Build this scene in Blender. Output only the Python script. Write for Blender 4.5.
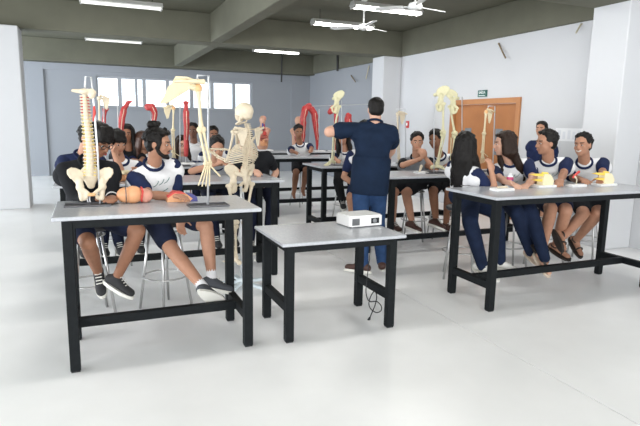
import bpy, bmesh, math, random
from mathutils import Vector as V, Matrix

for _o in list(bpy.data.objects): bpy.data.objects.remove(_o)
scene = bpy.context.scene
COL = scene.collection
rnd = random.Random(7)

# ------------------------------------------------------------------ camera
CAM_H = 1.55446
FPX = 537.856
CR = V((0.920109, -0.391238, 0.018217)); CU = V((0.048499, 0.159968, 0.985930)); CW = V((0.388647, 0.906280, -0.166162))
cd = bpy.data.cameras.new('camera'); cd.sensor_width = 36; cd.lens = FPX/640*36; cd.clip_end = 100
cam = bpy.data.objects.new('camera', cd); COL.objects.link(cam)
cam.matrix_world = Matrix(((CR.x, CU.x, -CW.x, 0), (CR.y, CU.y, -CW.y, 0), (CR.z, CU.z, -CW.z, CAM_H), (0, 0, 0, 1)))
scene.camera = cam

# ------------------------------------------------------------------ light and exposure
scene.view_settings.view_transform = 'Standard'
scene.view_settings.look = 'None'
scene.view_settings.gamma = 1
scene.view_settings.use_curve_mapping = False
scene.view_settings.exposure = 0.56
world = bpy.data.worlds.new('world'); scene.world = world; world.use_nodes = True
wb = world.node_tree.nodes['Background']
wb.inputs[0].default_value = (0.86, 0.93, 1.0, 1); wb.inputs[1].default_value = 1.6

def area_light(name, loc, aim, sx, sy, power, col=(1, 1, 1)):
    l = bpy.data.lights.new(name, 'AREA'); l.shape = 'RECTANGLE'; l.size = sx; l.size_y = sy; l.energy = power; l.color = col
    o = bpy.data.objects.new(name, l); COL.objects.link(o); o.location = loc
    o.rotation_euler = (V(aim)-V(loc)).to_track_quat('-Z', 'Y').to_euler()
    return o
# daylight entering through the open front of the hall and through the long left-hand windows
area_light('daylight_front', (1.5, -4.6, 2.0), (1.8, 4, 0.9), 12, 2.6, 390, (1.0, 0.985, 0.96))
area_light('daylight_left', (-6.6, 3.2, 1.6), (-1, 3.8, -1.0), 10, 1.6, 460, (0.96, 0.98, 1.0))
area_light('daylight_left_far', (-6.6, 13.2, 1.9), (-0.5, 14.6, 1.2), 4, 2.2, 420, (0.85, 0.92, 1.0))

# ------------------------------------------------------------------ helpers
def PX(u, v, ax, val):
    """point on the plane (axis ax = val) seen at photo pixel u, v"""
    d = CW + CR*((u-320)/FPX) - CU*((v-213)/FPX)
    o = V((0, 0, CAM_H)); t = (val-o[ax])/d[ax]
    return o + d*t
def D(u, v, y): return PX(u, v, 1, y)
def Z(u, v, z): return PX(u, v, 2, z)

MATS = {}
def mat(name, col, rough=0.6, metal=0.0, noise=0.0, nscale=8.0, bump=0.0, bscale=40.0, spec=0.5, col2=None, emit=None, trans=0.0, alpha=1.0):
    if name in MATS: return MATS[name]
    m = bpy.data.materials.new(name); m.use_nodes = True; nt = m.node_tree; b = nt.nodes['Principled BSDF']
    def s(k, v):
        if k in b.inputs: b.inputs[k].default_value = v
    c = (*col, 1)
    s('Base Color', c); s('Roughness', rough); s('Metallic', metal); s('Specular IOR Level', spec)
    if trans: s('Transmission Weight', trans); s('IOR', 1.45)
    if alpha < 1: s('Alpha', alpha)
    if emit: s('Emission Color', (*emit[0], 1)); s('Emission Strength', emit[1])
    if noise or bump:
        tc = nt.nodes.new('ShaderNodeTexCoord')
    if noise:
        n = nt.nodes.new('ShaderNodeTexNoise'); n.inputs['Scale'].default_value = nscale; n.inputs['Detail'].default_value = 6
        nt.links.new(tc.outputs['Object'], n.inputs['Vector'])
        r = nt.nodes.new('ShaderNodeValToRGB'); nt.links.new(n.outputs['Fac'], r.inputs['Fac'])
        c2 = col2 or tuple(max(0, x*(1-noise)) for x in col)
        r.color_ramp.elements[0].position = 0.3; r.color_ramp.elements[1].position = 0.7
        r.color_ramp.elements[0].color = (*c2, 1); r.color_ramp.elements[1].color = c
        nt.links.new(r.outputs['Color'], b.inputs['Base Color'])
    if bump:
        n2 = nt.nodes.new('ShaderNodeTexNoise'); n2.inputs['Scale'].default_value = bscale; n2.inputs['Detail'].default_value = 4
        nt.links.new(tc.outputs['Object'], n2.inputs['Vector'])
        bp = nt.nodes.new('ShaderNodeBump'); bp.inputs['Strength'].default_value = bump; bp.inputs['Distance'].default_value = 0.01
        nt.links.new(n2.outputs['Fac'], bp.inputs['Height']); nt.links.new(bp.outputs['Normal'], b.inputs['Normal'])
    MATS[name] = m
    return m

class MB:
    """collects shapes that become one mesh"""
    def __init__(s): s.v = []; s.f = []
    def add(s, vs, fs):
        n = len(s.v); s.v += [V(x) for x in vs]; s.f += [tuple(i+n for i in f) for f in fs]; return s
    def box(s, lo, hi, bev=0):
        x0, y0, z0 = lo; x1, y1, z1 = hi
        if bev:
            b = bev
            vs = []
            for z, k in ((z0, b), (z0+b, 0), (z1-b, 0), (z1, b)):
                for (cx, cy, dx, dy) in ((x0, y0, 1, 1), (x1, y0, -1, 1), (x1, y1, -1, -1), (x0, y1, 1, -1)):
                    p1 = (cx+dx*k, cy+dy*(k+b), z); p2 = (cx+dx*(k+b), cy+dy*k, z)
                    vs += [p1, p2] if dx*dy > 0 else [p2, p1]
            fs = [tuple(reversed(range(8))), tuple(range(24, 32))]
            for r in range(3):
                for i in range(8): fs.append((r*8+i, r*8+(i+1) % 8, r*8+8+(i+1) % 8, r*8+8+i))
            return s.add(vs, fs)
        return s.add([(x0,y0,z0),(x1,y0,z0),(x1,y1,z0),(x0,y1,z0),(x0,y0,z1),(x1,y0,z1),(x1,y1,z1),(x0,y1,z1)],
                     [(3,2,1,0),(4,5,6,7),(0,1,5,4),(1,2,6,5),(2,3,7,6),(3,0,4,7)])
    def bar(s, a, b, w, h, up=(0, 0, 1)):
        a = V(a); b = V(b); d = (b-a).normalized(); u = V(up); sd = d.cross(u)
        if sd.length < 1e-4: sd = d.cross(V((0, 1, 0)))
        sd.normalize(); u = sd.cross(d)
        q = [sd*(-w/2)-u*(h/2), sd*(w/2)-u*(h/2), sd*(w/2)+u*(h/2), sd*(-w/2)+u*(h/2)]
        return s.add([a+x for x in q]+[b+x for x in q], [(3,2,1,0),(4,5,6,7),(0,1,5,4),(1,2,6,5),(2,3,7,6),(3,0,4,7)])
    def rc(s, a, b, ra, rb, n=12, flat=None, cap=3):
        """tapered capsule; flat=(axis vector, factor) squashes across that axis"""
        a = V(a); b = V(b); d = b-a; L = d.length
        d = d/L if L > 1e-6 else V((0, 0, 1))
        if flat: e1 = V(flat[0]); k = flat[1]
        else: e1 = V((0, 0, 1)) if abs(d.z) < 0.9 else V((1, 0, 0)); k = 1
        e1 = (e1-d*e1.dot(d))
        if e1.length < 1e-5: e1 = V((1, 0, 0))-d*d.x
        e1.normalize(); e2 = d.cross(e1)
        rings = []
        for i in range(cap+1):
            t = math.pi/2*i/cap; rings.append((a-d*(ra*math.cos(t)), ra*math.sin(t)))
        for i in range(cap, -1, -1):
            t = math.pi/2*i/cap; rings.append((b+d*(rb*math.cos(t)), rb*math.sin(t)))
        vs = []; fs = []
        for c, r in rings:
            r = max(r, 1e-4)
            for j in range(n):
                t = 2*math.pi*j/n; vs.append(c+e1*(math.cos(t)*r*k)+e2*(math.sin(t)*r))
        m = len(rings)
        for i in range(m-1):
            for j in range(n): fs.append((i*n+j, i*n+(j+1) % n, i*n+n+(j+1) % n, i*n+n+j))
        fs.append(tuple(reversed(range(n)))); fs.append(tuple(range((m-1)*n, m*n)))
        return s.add(vs, fs)
    def ell(s, c, fr, rad, n=14, m=9):
        """ellipsoid with frame fr (three unit vectors)"""
        c = V(c); vs = []; fs = []
        for i in range(m+1):
            t = math.pi*i/m; st = max(math.sin(t), 1e-3); ct = math.cos(t)
            for j in range(n):
                p = 2*math.pi*j/n
                vs.append(c+fr[0]*(rad[0]*st*math.cos(p))+fr[1]*(rad[1]*st*math.sin(p))+fr[2]*(rad[2]*ct))
        for i in range(m):
            for j in range(n): fs.append((i*n+n+j, i*n+n+(j+1) % n, i*n+(j+1) % n, i*n+j))
        fs.append(tuple(range(n))); fs.append(tuple(reversed(range(m*n, m*n+n))))
        return s.add(vs, fs)
    def tube(s, pts, r, n=6, closed=False):
        pts = [V(p) for p in pts]; k = len(pts); vs = []; fs = []
        rr = r if isinstance(r, (list, tuple)) else [r]*k
        prev = None
        for i, p in enumerate(pts):
            if closed: d = pts[(i+1) % k]-pts[i-1]
            else: d = pts[min(i+1, k-1)]-pts[max(i-1, 0)]
            d.normalize()
            if prev is None:
                e = V((0, 0, 1)) if abs(d.z) < 0.9 else V((1, 0, 0))
            else: e = prev
            e = (e-d*e.dot(d)).normalized(); prev = e; g = d.cross(e)
            for j in range(n):
                t = 2*math.pi*j/n; vs.append(p+e*(math.cos(t)*rr[i])+g*(math.sin(t)*rr[i]))
        for i in range(k if closed else k-1):
            a = i*n; b = ((i+1) % k)*n
            for j in range(n): fs.append((a+j, a+(j+1) % n, b+(j+1) % n, b+j))
        if not closed: fs.append(tuple(reversed(range(n)))); fs.append(tuple(range((k-1)*n, k*n)))
        return s.add(vs, fs)
    def lathe(s, c, prof, n=20, ax=V((0, 0, 1))):
        c = V(c); e1 = V((1, 0, 0)) if abs(ax.x) < 0.9 else V((0, 1, 0)); e1 = (e1-ax*e1.dot(ax)).normalized(); e2 = ax.cross(e1)
        vs = []; fs = []
        for r, z in prof:
            r = max(r, 1e-4)
            for j in range(n):
                t = 2*math.pi*j/n; vs.append(c+ax*z+e1*(r*math.cos(t))+e2*(r*math.sin(t)))
        for i in range(len(prof)-1):
            for j in range(n): fs.append((i*n+j, i*n+(j+1) % n, i*n+n+(j+1) % n, i*n+n+j))
        fs.append(tuple(reversed(range(n)))); fs.append(tuple(range((len(prof)-1)*n, len(prof)*n)))
        return s.add(vs, fs)
    def prism(s, pts2, o, e1, e2, e3, th):
        """outline pts2 in plane e1,e2 at o, thickness th along e3 (centred)"""
        o = V(o); n = len(pts2)
        vs = [o+e1*x+e2*y-e3*(th/2) for x, y in pts2]+[o+e1*x+e2*y+e3*(th/2) for x, y in pts2]
        fs = [tuple(reversed(range(n))), tuple(range(n, 2*n))]
        for i in range(n): fs.append((i, (i+1) % n, n+(i+1) % n, n+i))
        return s.add(vs, fs)

ORG = {}
def tag(o, label=None, cat=None, group=None, kind=None):
    if label: o['label'] = label
    if cat: o['category'] = cat
    if group: o['group'] = group
    if kind: o['kind'] = kind
    return o
def thing(name, label, cat, loc, group=None):
    o = bpy.data.objects.new(name, None); COL.objects.link(o); o.location = loc; o.empty_display_size = 0.1
    ORG[o] = V(loc)
    return tag(o, label, cat, group)
def mk(name, mb, material, parent=None, smooth=False, remesh=0, sm=3, disp=None):
    """one mesh object; coordinates given in world space, stored relative to the parent's origin"""
    if parent is not None: org = ORG[parent]
    elif mb.v:
        org = V((sum(p.x for p in mb.v)/len(mb.v), sum(p.y for p in mb.v)/len(mb.v), min(p.z for p in mb.v)))
    me = bpy.data.meshes.new(name); me.from_pydata([p-org for p in mb.v], [], mb.f); me.update()
    o = bpy.data.objects.new(name, me); COL.objects.link(o)
    me.materials.append(material)
    if smooth or remesh:
        me.polygons.foreach_set('use_smooth', [True]*len(me.polygons))
    if parent is not None: o.parent = parent
    else: o.location = org
    ORG[o] = org
    if remesh:
        md = o.modifiers.new('remesh', 'REMESH'); md.mode = 'VOXEL'; md.voxel_size = remesh; md.use_smooth_shade = True
        if sm:
            md = o.modifiers.new('smooth', 'SMOOTH'); md.factor = 0.5; md.iterations = sm
        if disp:
            t = bpy.data.textures.new('strands', 'CLOUDS'); t.noise_scale = disp[0]
            md = o.modifiers.new('disp', 'DISPLACE'); md.texture = t; md.strength = disp[1]; md.texture_coords = 'GLOBAL'; md.mid_level = 0.5
    return o
def struct(name, mb, material, parent=None):
    o = mk(name, mb, material, parent); o['kind'] = 'structure'; return o
def copy_tree(o, parent=None):
    c = o.copy(); COL.objects.link(c); c.parent = parent
    for ch in o.children: copy_tree(ch, c)
    return c
XA, YA, ZA = V((1, 0, 0)), V((0, 1, 0)), V((0, 0, 1))

# ------------------------------------------------------------------ room shell
XW, YB, ZC, ZBM = 6.5, 16.2, 3.55, 3.02
m_floor = mat('floor_paint', (0.90, 0.905, 0.91), 0.34, noise=1, nscale=1.1, col2=(0.79, 0.795, 0.80), bump=0.03, bscale=30, spec=0.4)
m_joint = mat('joint', (0.42, 0.42, 0.41), 0.8)
m_wall = mat('white_paint', (0.60, 0.61, 0.63), 0.7, noise=1, nscale=0.7, col2=(0.58, 0.59, 0.61), bump=0.04, bscale=60, spec=0.2)
m_wallb = mat('grey_blue_paint_shade', (0.30, 0.318, 0.345), 0.7, noise=1, nscale=0.7, col2=(0.285, 0.302, 0.33), bump=0.04, bscale=60, spec=0.2)
m_ceil = mat('olive_ceiling', (0.150, 0.149, 0.113), 0.75, noise=1, nscale=2.2, col2=(0.128, 0.128, 0.097), bump=0.06, bscale=30, spec=0.2)
XJ = 2.62
fl = struct('floor', MB().box((-7, -5, -0.2), (9, YB+0.2, -0.012)), m_joint)
for x0, x1 in ((-7, XJ-0.004), (XJ+0.004, 9)):
    mk('floor_slab', MB().box((x0, -5, -0.012), (x1, YB+0.2, 0)), m_floor, fl)
struct('ceiling', MB().box((-7.2, -5, ZC), (9, YB+0.2, ZC+0.15)), m_ceil)
# right wall with a door opening
DY0, DY1, DZ = 6.93, 8.78, 2.02
wr = struct('wall_right', MB().box((XW, -5, 0), (XW+0.2, DY0, ZC)).box((XW, DY1, 0), (XW+0.2, 11.0, ZC)).box((XW, DY0, DZ), (XW+0.2, DY1, ZC)), m_wall)
struct('wall_right_far', MB().box((XW, 11.0, 0), (XW+0.2, YB+0.2, ZC)), m_wallb)  # grey-blue colour here stands in for the dim light past the column
# back wall with the window opening
WX0, WX1, WZ0, WZ1 = 0.26, 4.63, 1.858, 2.70
wbk = struct('wall_back', MB().box((-7, YB, 0), (WX0, YB+0.25, ZC)).box((WX1, YB, 0), (XW, YB+0.25, ZC)).box((WX0, YB, 0), (WX1, YB+0.25, WZ0)).box((WX0, YB, WZ1), (WX1, YB+0.25, ZC)), m_wallb)
# raised upper band and side strip on the back wall
struct('trim_1', MB().box((-7, YB-0.05, WZ1+0.10), (XW-0.002, YB-0.001, ZBM-0.05)), m_wallb)
struct('trim_2', MB().box((-7, YB-0.05, 0.001), (-1.02, YB-0.002, WZ1+0.099)), m_wallb)
struct('trim_3', MB().box((XW-0.62, YB-0.05, 0.001), (XW-0.002, YB-0.002, WZ1+0.099)), m_wallb)
# left wall with long openings, front wall with wide openings (both out of view)
struct('wall_left', MB().box((-7.2, -5, 0), (-7, YB, 0.8)).box((-7.2, -5, 3.0), (-7, YB, ZC)).box((-7.2, 8.6, 0.8), (-7, 10.8, 3.0)), m_wall)
struct('wall_front', MB().box((-7, -5.2, 0), (-5.5, -5, ZC)).box((8.2, -5.2, 0), (9, -5, ZC)).box((-5.5, -5.2, 3.3), (8.2, -5, ZC)), m_wall)
# pillars
def pillar(n, x0, x1, y0, y1, z1):
    struct('pillar_%d' % n, MB().box((x0, y0, 0), (x1, y1, z1), 0.012), m_wall)
pillar(1, -1.75, -0.98, 10.35, 10.9, ZBM)
pillar(2, 6.04, XW-0.002, 10.69, 11.2, ZBM)
pillar(3, 6.04, XW-0.002, 4.77, 5.3, ZC-0.001)
# beams
def beam(n, lo, hi): struct('beam_%d' % n, MB().box(lo, hi, 0.01), m_ceil)
beam(1, (-7, 10.62, ZBM), (XW-0.001, 11.15, ZC-0.001))
beam(2, (-7, YB-0.45, ZBM-0.04), (XW-0.001, YB-0.001, ZC-0.001))
beam(3, (XW-0.07, 5.3, ZBM), (XW-0.001, 10.6, ZC-0.001))
beam(4, (XW-0.07, 11.16, ZBM), (XW-0.001, YB-0.46, ZC-0.001))
beam(5, (2.22, -4.9, ZBM), (2.44, 10.61, ZC-0.001))
beam(6, (2.28, 11.16, ZBM), (2.50, YB-0.46, ZC-0.001))
beam(7, (2.45, 4.75, ZBM+0.04), (6.039, 5.3, ZC-0.001))
beam(8, (-7, 4.75, ZBM+0.04), (2.21, 5.3, ZC-0.001))
# ------------------------------------------------------------------ window strip high on the back wall
m_alu = mat('grey_window_frame', (0.36, 0.38, 0.41), 0.5, noise=0.1, nscale=20)
m_glass = mat('window_glass', (0.95, 0.98, 1.0), 0.0, trans=1.0)
win = struct('window_1', MB().box((WX0, YB+0.06, WZ0), (WX1, YB+0.14, WZ0+0.05)).box((WX0, YB+0.06, WZ1-0.05), (WX1, YB+0.14, WZ1))
             .box((WX0, YB+0.06, WZ0+0.05), (WX0+0.04, YB+0.14, WZ1-0.05)).box((WX1-0.04, YB+0.06, WZ0+0.05), (WX1, YB+0.14, WZ1-0.05)), m_alu)
def wx(u): return D(u, 92, YB+0.1).x
posts = [(118, 121.8), (135.2, 137.6), (142.6, 146), (166, 169.2), (189.8, 193.2), (210.2, 213.5), (232.3, 235.2)]
edges = [WX0+0.04]
for a, b in posts:
    xa, xb = wx(a), wx(b)
    mk('window_post', MB().box((xa, YB+0.055, WZ0+0.05), (xb, YB+0.145, WZ1-0.05)), m_alu, win)
    edges += [xa, xb]
edges.append(WX1-0.04)
for i in range(0, len(edges), 2):
    mk('pane', MB().box((edges[i], YB+0.095, WZ0+0.05), (edges[i+1], YB+0.101, WZ1-0.05)), m_glass, win)
struct('window_sill_1', MB().box((WX0-0.05, YB-0.07, WZ0-0.05), (WX1+0.05, YB-0.001, WZ0)), m_wallb)

# ------------------------------------------------------------------ wooden double door in the right wall
m_wood = mat('door_wood', (0.42, 0.17, 0.055), 0.4, noise=1, nscale=3, col2=(0.34, 0.13, 0.04))
m_woodf = mat('door_frame_wood', (0.50, 0.23, 0.09), 0.4, noise=1, nscale=3, col2=(0.42, 0.18, 0.07))
m_dglass = mat('door_light', (0.20, 0.22, 0.24), 0.15)
m_chrome = mat('chrome', (0.75, 0.75, 0.76), 0.25, metal=1)
dr = struct('door_1', MB().box((XW-0.03, DY0, 0), (XW+0.16, DY0+0.09, DZ)).box((XW-0.03, DY1-0.09, 0), (XW+0.16, DY1, DZ)).box((XW-0.03, DY0+0.09, DZ-0.09), (XW+0.16, DY1-0.09, DZ)), m_woodf)
ym = (DY0+DY1)/2
for y0, y1, sg in ((DY0+0.095, ym-0.003, 1), (ym+0.003, DY1-0.095, -1)):
    lf = mk('door_leaf', MB().box((XW+0.03, y0, 0.01), (XW+0.07, y1, DZ-0.095), 0.004), m_wood, dr)
    yc = (y0+y1)/2
    mk('vision_panel', MB().box((XW+0.024, yc-0.09, 1.05), (XW+0.03, yc+0.09, 1.5)), m_dglass, lf)
    yh = ym - sg*0.06
    mk('handle', MB().tube([(XW+0.03, yh, 0.98), (XW-0.02, yh, 0.98), (XW-0.02, yh-sg*0.1, 0.98)], 0.009), m_chrome, lf)

# ------------------------------------------------------------------ signs, notices and rods on the right wall
m_sgn = mat('sign_green', (0.03, 0.12, 0.10), 0.4)
m_sgw = mat('sign_white', (0.85, 0.9, 0.88), 0.5)
m_red = mat('sign_red', (0.55, 0.04, 0.04), 0.5)
m_blk = mat('soft_black', (0.012, 0.012, 0.014), 0.6)
def text_obj(name, s, size, loc, rot, material, parent, ext=0.002):
    c = bpy.data.curves.new(name, 'FONT'); c.body = s; c.size = size; c.align_x = 'CENTER'; c.align_y = 'CENTER'; c.extrude = ext
    t = bpy.data.objects.new(name, c); COL.objects.link(t)
    dg = bpy.context.evaluated_depsgraph_get(); me = bpy.data.meshes.new_from_object(t.evaluated_get(dg))
    bpy.data.objects.remove(t)
    o = bpy.data.objects.new(name, me); COL.objects.link(o); me.materials.append(material)
    o.parent = parent; o.location = V(loc)-ORG[parent]; o.rotation_euler = rot; ORG[o] = V(loc)
    return o
a = PX(479, 90.5, 0, XW); b = PX(487.2, 96.6, 0, XW)
s = mk('exit_sign', MB().box((XW-0.022, b.y, b.z), (XW-0.001, a.y, a.z)), m_sgn)
tag(s, 'small dark green exit sign on the white wall above the wooden door', 'sign')
text_obj('lettering', 'SAÍDA', 0.062, (XW-0.024, (a.y+b.y)/2, (a.z+b.z)/2+0.014), (math.pi/2, 0, -math.pi/2), m_sgw, s)
mk('underline', MB().box((XW-0.026, b.y+0.03, b.z+0.016), (XW-0.022, a.y-0.03, b.z+0.026)), m_sgw, s)
a = PX(405.6, 121, 0, XW); b = PX(409, 128, 0, XW)
s = mk('fire_sign', MB().box((XW-0.012, b.y, b.z), (XW-0.001, a.y, a.z)), m_red)
tag(s, 'tiny red fire equipment sign on the white wall behind the teacher', 'sign')
mk('pictogram', MB().box((XW-0.015, b.y+0.05, b.z+0.05), (XW-0.012, b.y+0.10, a.z-0.04)), m_sgw, s)
m_paper = mat('paper', (0.76, 0.77, 0.79), 0.8)
m_print = mat('paper_print', (0.66, 0.68, 0.72), 0.8)
a = PX(556, 128, 0, XW); b = PX(583, 142, 0, XW)
po = mk('wall_notice', MB().box((XW-0.006, b.y, b.z), (XW-0.001, a.y, a.z)), m_paper)
tag(po, 'pale paper notice taped to the white wall behind the boy in white and navy', 'notice')
for i in range(5):
    yy = b.y+0.05+i*(a.y-b.y-0.1)/4.6
    mk('printed_column', MB().box((XW-0.008, yy, b.z+0.03), (XW-0.006, yy+0.05, a.z-0.03-0.02*(i % 2))), m_print, po)
m_rod = mat('rusty_rod', (0.22, 0.16, 0.09), 0.7); m_rodp = mat('pale_rod', (0.55, 0.50, 0.36), 0.7)
def rod(p, q, mt, lab, r=0.013):
    a = PX(p[0], p[1], 0, XW-0.02); b = PX(q[0], q[1], 0, XW-0.10)
    o = mk('wall_rod', MB().tube([a+V((0.03, 0, 0)), a, b], r), mt); tag(o, lab, 'rod')
rod((498.5, 43.5), (505.5, 58), m_rod, 'rusty brown rod sticking out of the white wall below the beam')
rod((581, 24), (576, 33), m_rodp, 'pale yellowish rod on the white wall next to the right pillar')
rod((351, 75.5), (355.5, 82), m_rod, 'short dark rod on the shaded wall beyond the far column')
rod((369, 66), (366, 79), m_rodp, 'thin pale rod hanging by the far column edge')

# ------------------------------------------------------------------ ceiling lights and fans
m_fix = mat('fixture_white', (0.62, 0.62, 0.60), 0.5)
m_tubel = mat('lamp_tube', (1, 1, 1), 0.4, emit=((1.0, 0.99, 0.94), 10.0))
m_tubeo = mat('lamp_tube_off', (0.75, 0.76, 0.74), 0.4, emit=((1.0, 0.99, 0.94), 0.5))
m_dark = mat('dark_conduit', (0.03, 0.03, 0.03), 0.6)
LZ = 3.3
def ceiling_lamp(u0, v0, u1, v1, lab, lit=True):
    a = Z(u0, v0, LZ); b = Z(u1, v1, LZ); c = (a+b)/2; c.y = (a.y+b.y)/2; L = 1.22
    t = thing('ceiling_lamp', lab, 'ceiling lamp', (c.x, c.y, LZ), 'fluorescent lamps under the ceiling')
    x0, x1 = c.x-L/2, c.x+L/2
    mk('housing', MB().add([(x0, c.y-0.11, LZ+0.01), (x1, c.y-0.11, LZ+0.01), (x1, c.y+0.11, LZ+0.01), (x0, c.y+0.11, LZ+0.01),
                            (x0, c.y-0.05, LZ+0.075), (x1, c.y-0.05, LZ+0.075), (x1, c.y+0.05, LZ+0.075), (x0, c.y+0.05, LZ+0.075)],
                           [(3,2,1,0),(4,5,6,7),(0,1,5,4),(1,2,6,5),(2,3,7,6),(3,0,4,7)]), m_fix, t)
    for dy in (-0.05, 0.05):
        tb = mk('tube', MB().rc((x0+0.03, c.y+dy, LZ-0.01), (x1-0.03, c.y+dy, LZ-0.01), 0.014, 0.014, 8), m_tubel if lit else m_tubeo, t)
    for xx in (x0+0.01, x1-0.03):
        mk('lamp_holder', MB().box((xx, c.y-0.09, LZ-0.03), (xx+0.02, c.y+0.09, LZ+0.009)), m_fix, t)
    for xx in (x0+0.15, x1-0.15):
        mk('hanger', MB().tube([(xx, c.y, LZ+0.07), (xx, c.y, ZC)], 0.006), m_dark, t)
    if lit is not None:
        l = bpy.data.lights.new('lamp_light', 'AREA'); l.shape = 'RECTANGLE'; l.size = 1.1; l.size_y = 0.18; l.energy = LW if lit else LW*0.5; l.color = (1.0, 0.98, 0.94)
        lo = bpy.data.objects.new('lamp_light', l); COL.objects.link(lo); lo.parent = t; lo.location = (0, 0, -0.045)
LW = 15
ceiling_lamp(82, 1.5, 160, 8, 'unlit-looking fluorescent lamp at the top left before the big beam', False)
ceiling_lamp(313, 23.5, 372, 28, 'lit fluorescent lamp behind the ceiling fan, nearest the big beam')
ceiling_lamp(352, 7.5, 421, 12.5, 'bright fluorescent lamp between the two ceiling fans')
ceiling_lamp(86, 39, 141, 42.5, 'dim fluorescent lamp beyond the big beam above the windows', False)
ceiling_lamp(253, 50.5, 299, 53, 'lit fluorescent lamp beyond the big beam near the far right corner')
def added_lamp(x, y, lab):
    c = V((x, y, LZ)) - V((0, 0, CAM_H)); w = c.dot(CW)
    def uv(p): q = p-V((0, 0, CAM_H)); z_ = q.dot(CW); return 320+FPX*q.dot(CR)/z_, 213-FPX*q.dot(CU)/z_
    a = uv(V((x-0.6, y, LZ))); b = uv(V((x+0.6, y, LZ))); ceiling_lamp(a[0], a[1], b[0], b[1], lab)
for x_, y_, n_ in ((0.6, 6.3, 'over the left lab tables'), (4.4, 6.0, 'over the right second row table'), (0.6, 3.4, 'over the front left table'), (4.4, 3.6, 'over the front right table')):  # unseen lamps added for more light from overhead
    added_lamp(x_, y_, 'added unseen fluorescent lamp above the picture edge '+n_)
m_fan = mat('fan_white', (0.72, 0.73, 0.72), 0.45)
def fan(u, v, zh, rot, lab):
    c = Z(u, v, zh)
    t = thing('ceiling_fan', lab, 'fan', (c.x, c.y, zh), 'ceiling fans')
    mk('downrod', MB().tube([(c.x, c.y, zh+0.05), (c.x, c.y, ZC-0.02)], 0.013), m_fan, t, True)
    mk('canopy', MB().lathe((c.x, c.y, ZC-0.07), [(0.015, 0), (0.06, 0.04), (0.065, 0.07)]), m_fan, t, True)
    mk('motor', MB().lathe((c.x, c.y, zh-0.05), [(0.03, 0), (0.09, 0.02), (0.10, 0.05), (0.08, 0.09), (0.02, 0.11)]), m_fan, t, True)
    for k in range(3):
        an = rot+k*2*math.pi/3; d = V((math.cos(an), math.sin(an), 0)); s = V((-d.y, d.x, 0.22)).normalized(); n = d.cross(s)
        bl = mk('blade', MB().prism([(0.16, -0.045), (0.5, -0.07), (0.56, -0.03), (0.56, 0.03), (0.5, 0.06), (0.16, 0.045)], c, d, s, n, 0.008), m_fan, t)
        mk('blade_arm', MB().bar(c+d*0.06, c+d*0.22, 0.03, 0.008), m_fan, bl)
fan(363.5, 27, 3.1, 0.35, 'white three-blade ceiling fan in front of the lamp nearest the beam')
fan(415, 6.5, 3.1, 0.2, 'white three-blade ceiling fan close to the top edge, nearer the camera')
t = mk('conduit_pole', MB().tube([D(282, 52, 15.6), D(281.5, 82, 15.6)], 0.025), m_dark); tag(t, 'thin dark conduit hanging down before the far window wall', 'conduit')
t = mk('conduit_pole', MB().tube([PX(337.5, 53, 0, XW-0.1), PX(337.5, 71, 0, XW-0.1)], 0.035), m_dark); tag(t, 'short dark conduit on the beam left of the far column', 'conduit')

# ------------------------------------------------------------------ tables
m_top = mat('grey_granite', (0.46, 0.475, 0.51), 0.25, noise=1, nscale=60, col2=(0.39, 0.405, 0.435), spec=0.5)
m_steel = mat('charcoal_steel', (0.010, 0.012, 0.0135), 0.6, noise=0.25, nscale=30, spec=0.12)
TW = 0.68
def table(name, lab, x0, x1, yc, H, long_rail=True, group='granite topped lab tables'):
    t = thing(name, lab, 'table', ((x0+x1)/2, yc, 0), group)
    y0, y1 = yc-TW/2, yc+TW/2; th = 0.024
    mk('tabletop', MB().box((x0, y0, H-th), (x1, y1, H), 0.004), m_top, t)
    i = 0.078; lw = 0.03
    xs = (x0+i, x1-i); ys = (y0+i, y1-i); zt = H-th
    for xx in xs:
        for yy in ys:
            lg = mk('leg', MB().box((xx-lw, yy-lw, 0.008), (xx+lw, yy+lw, zt-0.0005), 0.003), m_steel, t)
            mk('foot_pad', MB().box((xx-lw+0.004, yy-lw+0.004, 0), (xx+lw-0.004, yy+lw-0.004, 0.008)), m_blk, lg)
    for yy in ys: mk('apron', MB().box((xs[0]+lw, yy-0.025, zt-0.055), (xs[1]-lw, yy+0.025, zt-0.0005)), m_steel, t)
    for xx in xs: mk('end_apron', MB().box((xx-0.025, ys[0]+lw, zt-0.055), (xx+0.025, ys[1]-lw, zt-0.0005)), m_steel, t)
    zr = 0.22 if long_rail else 0.25
    for xx in xs: mk('side_rail', MB().box((xx-0.025, ys[0]+lw, zr-0.03), (xx+0.025, ys[1]-lw, zr+0.03)), m_steel, t)
    if long_rail: mk('foot_rail', MB().box((xs[0]+0.025, yc-0.025, zr-0.03), (xs[1]-0.025, yc+0.025, zr+0.03)), m_steel, t)
    return t
H = 0.985; HC = 0.737
R1, R2, R3, R4, R5 = 3.73, 5.37, 6.76, 8.58, 10.1
table('lab_table', 'tall grey lab table at the front left carrying the spine model', -0.222, 1.036, R1+0.008, H)
table('low_table', 'low grey table in the middle carrying the white projector', 1.17, 2.15, 3.70, HC, False)
table('lab_table', 'tall grey lab table at the front right carrying the yellow bone models', 2.985, 5.055, 3.715, H)
table('lab_table', 'tall grey lab table behind the standing full skeleton', -0.30, 1.765, R2, H)
table('lab_table', 'tall grey lab table in front of the two boys with leg skeletons', 2.97, 5.26, R2, H)
table('lab_table', 'tall grey lab table left of the teacher with the single leg skeleton', 2.76, 5.05, R3, H)
table('lab_table', 'tall grey lab table where the student with the black and white cap leans', 2.72, 4.80, R4, H)
table('lab_table', 'tall grey lab table at the back carrying the two torso models', 2.80, 5.30, R5, H)
table('lab_table', 'tall grey lab table in the third row on the left behind the seated students', -0.30, 1.765, R3+0.3, H)
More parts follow.
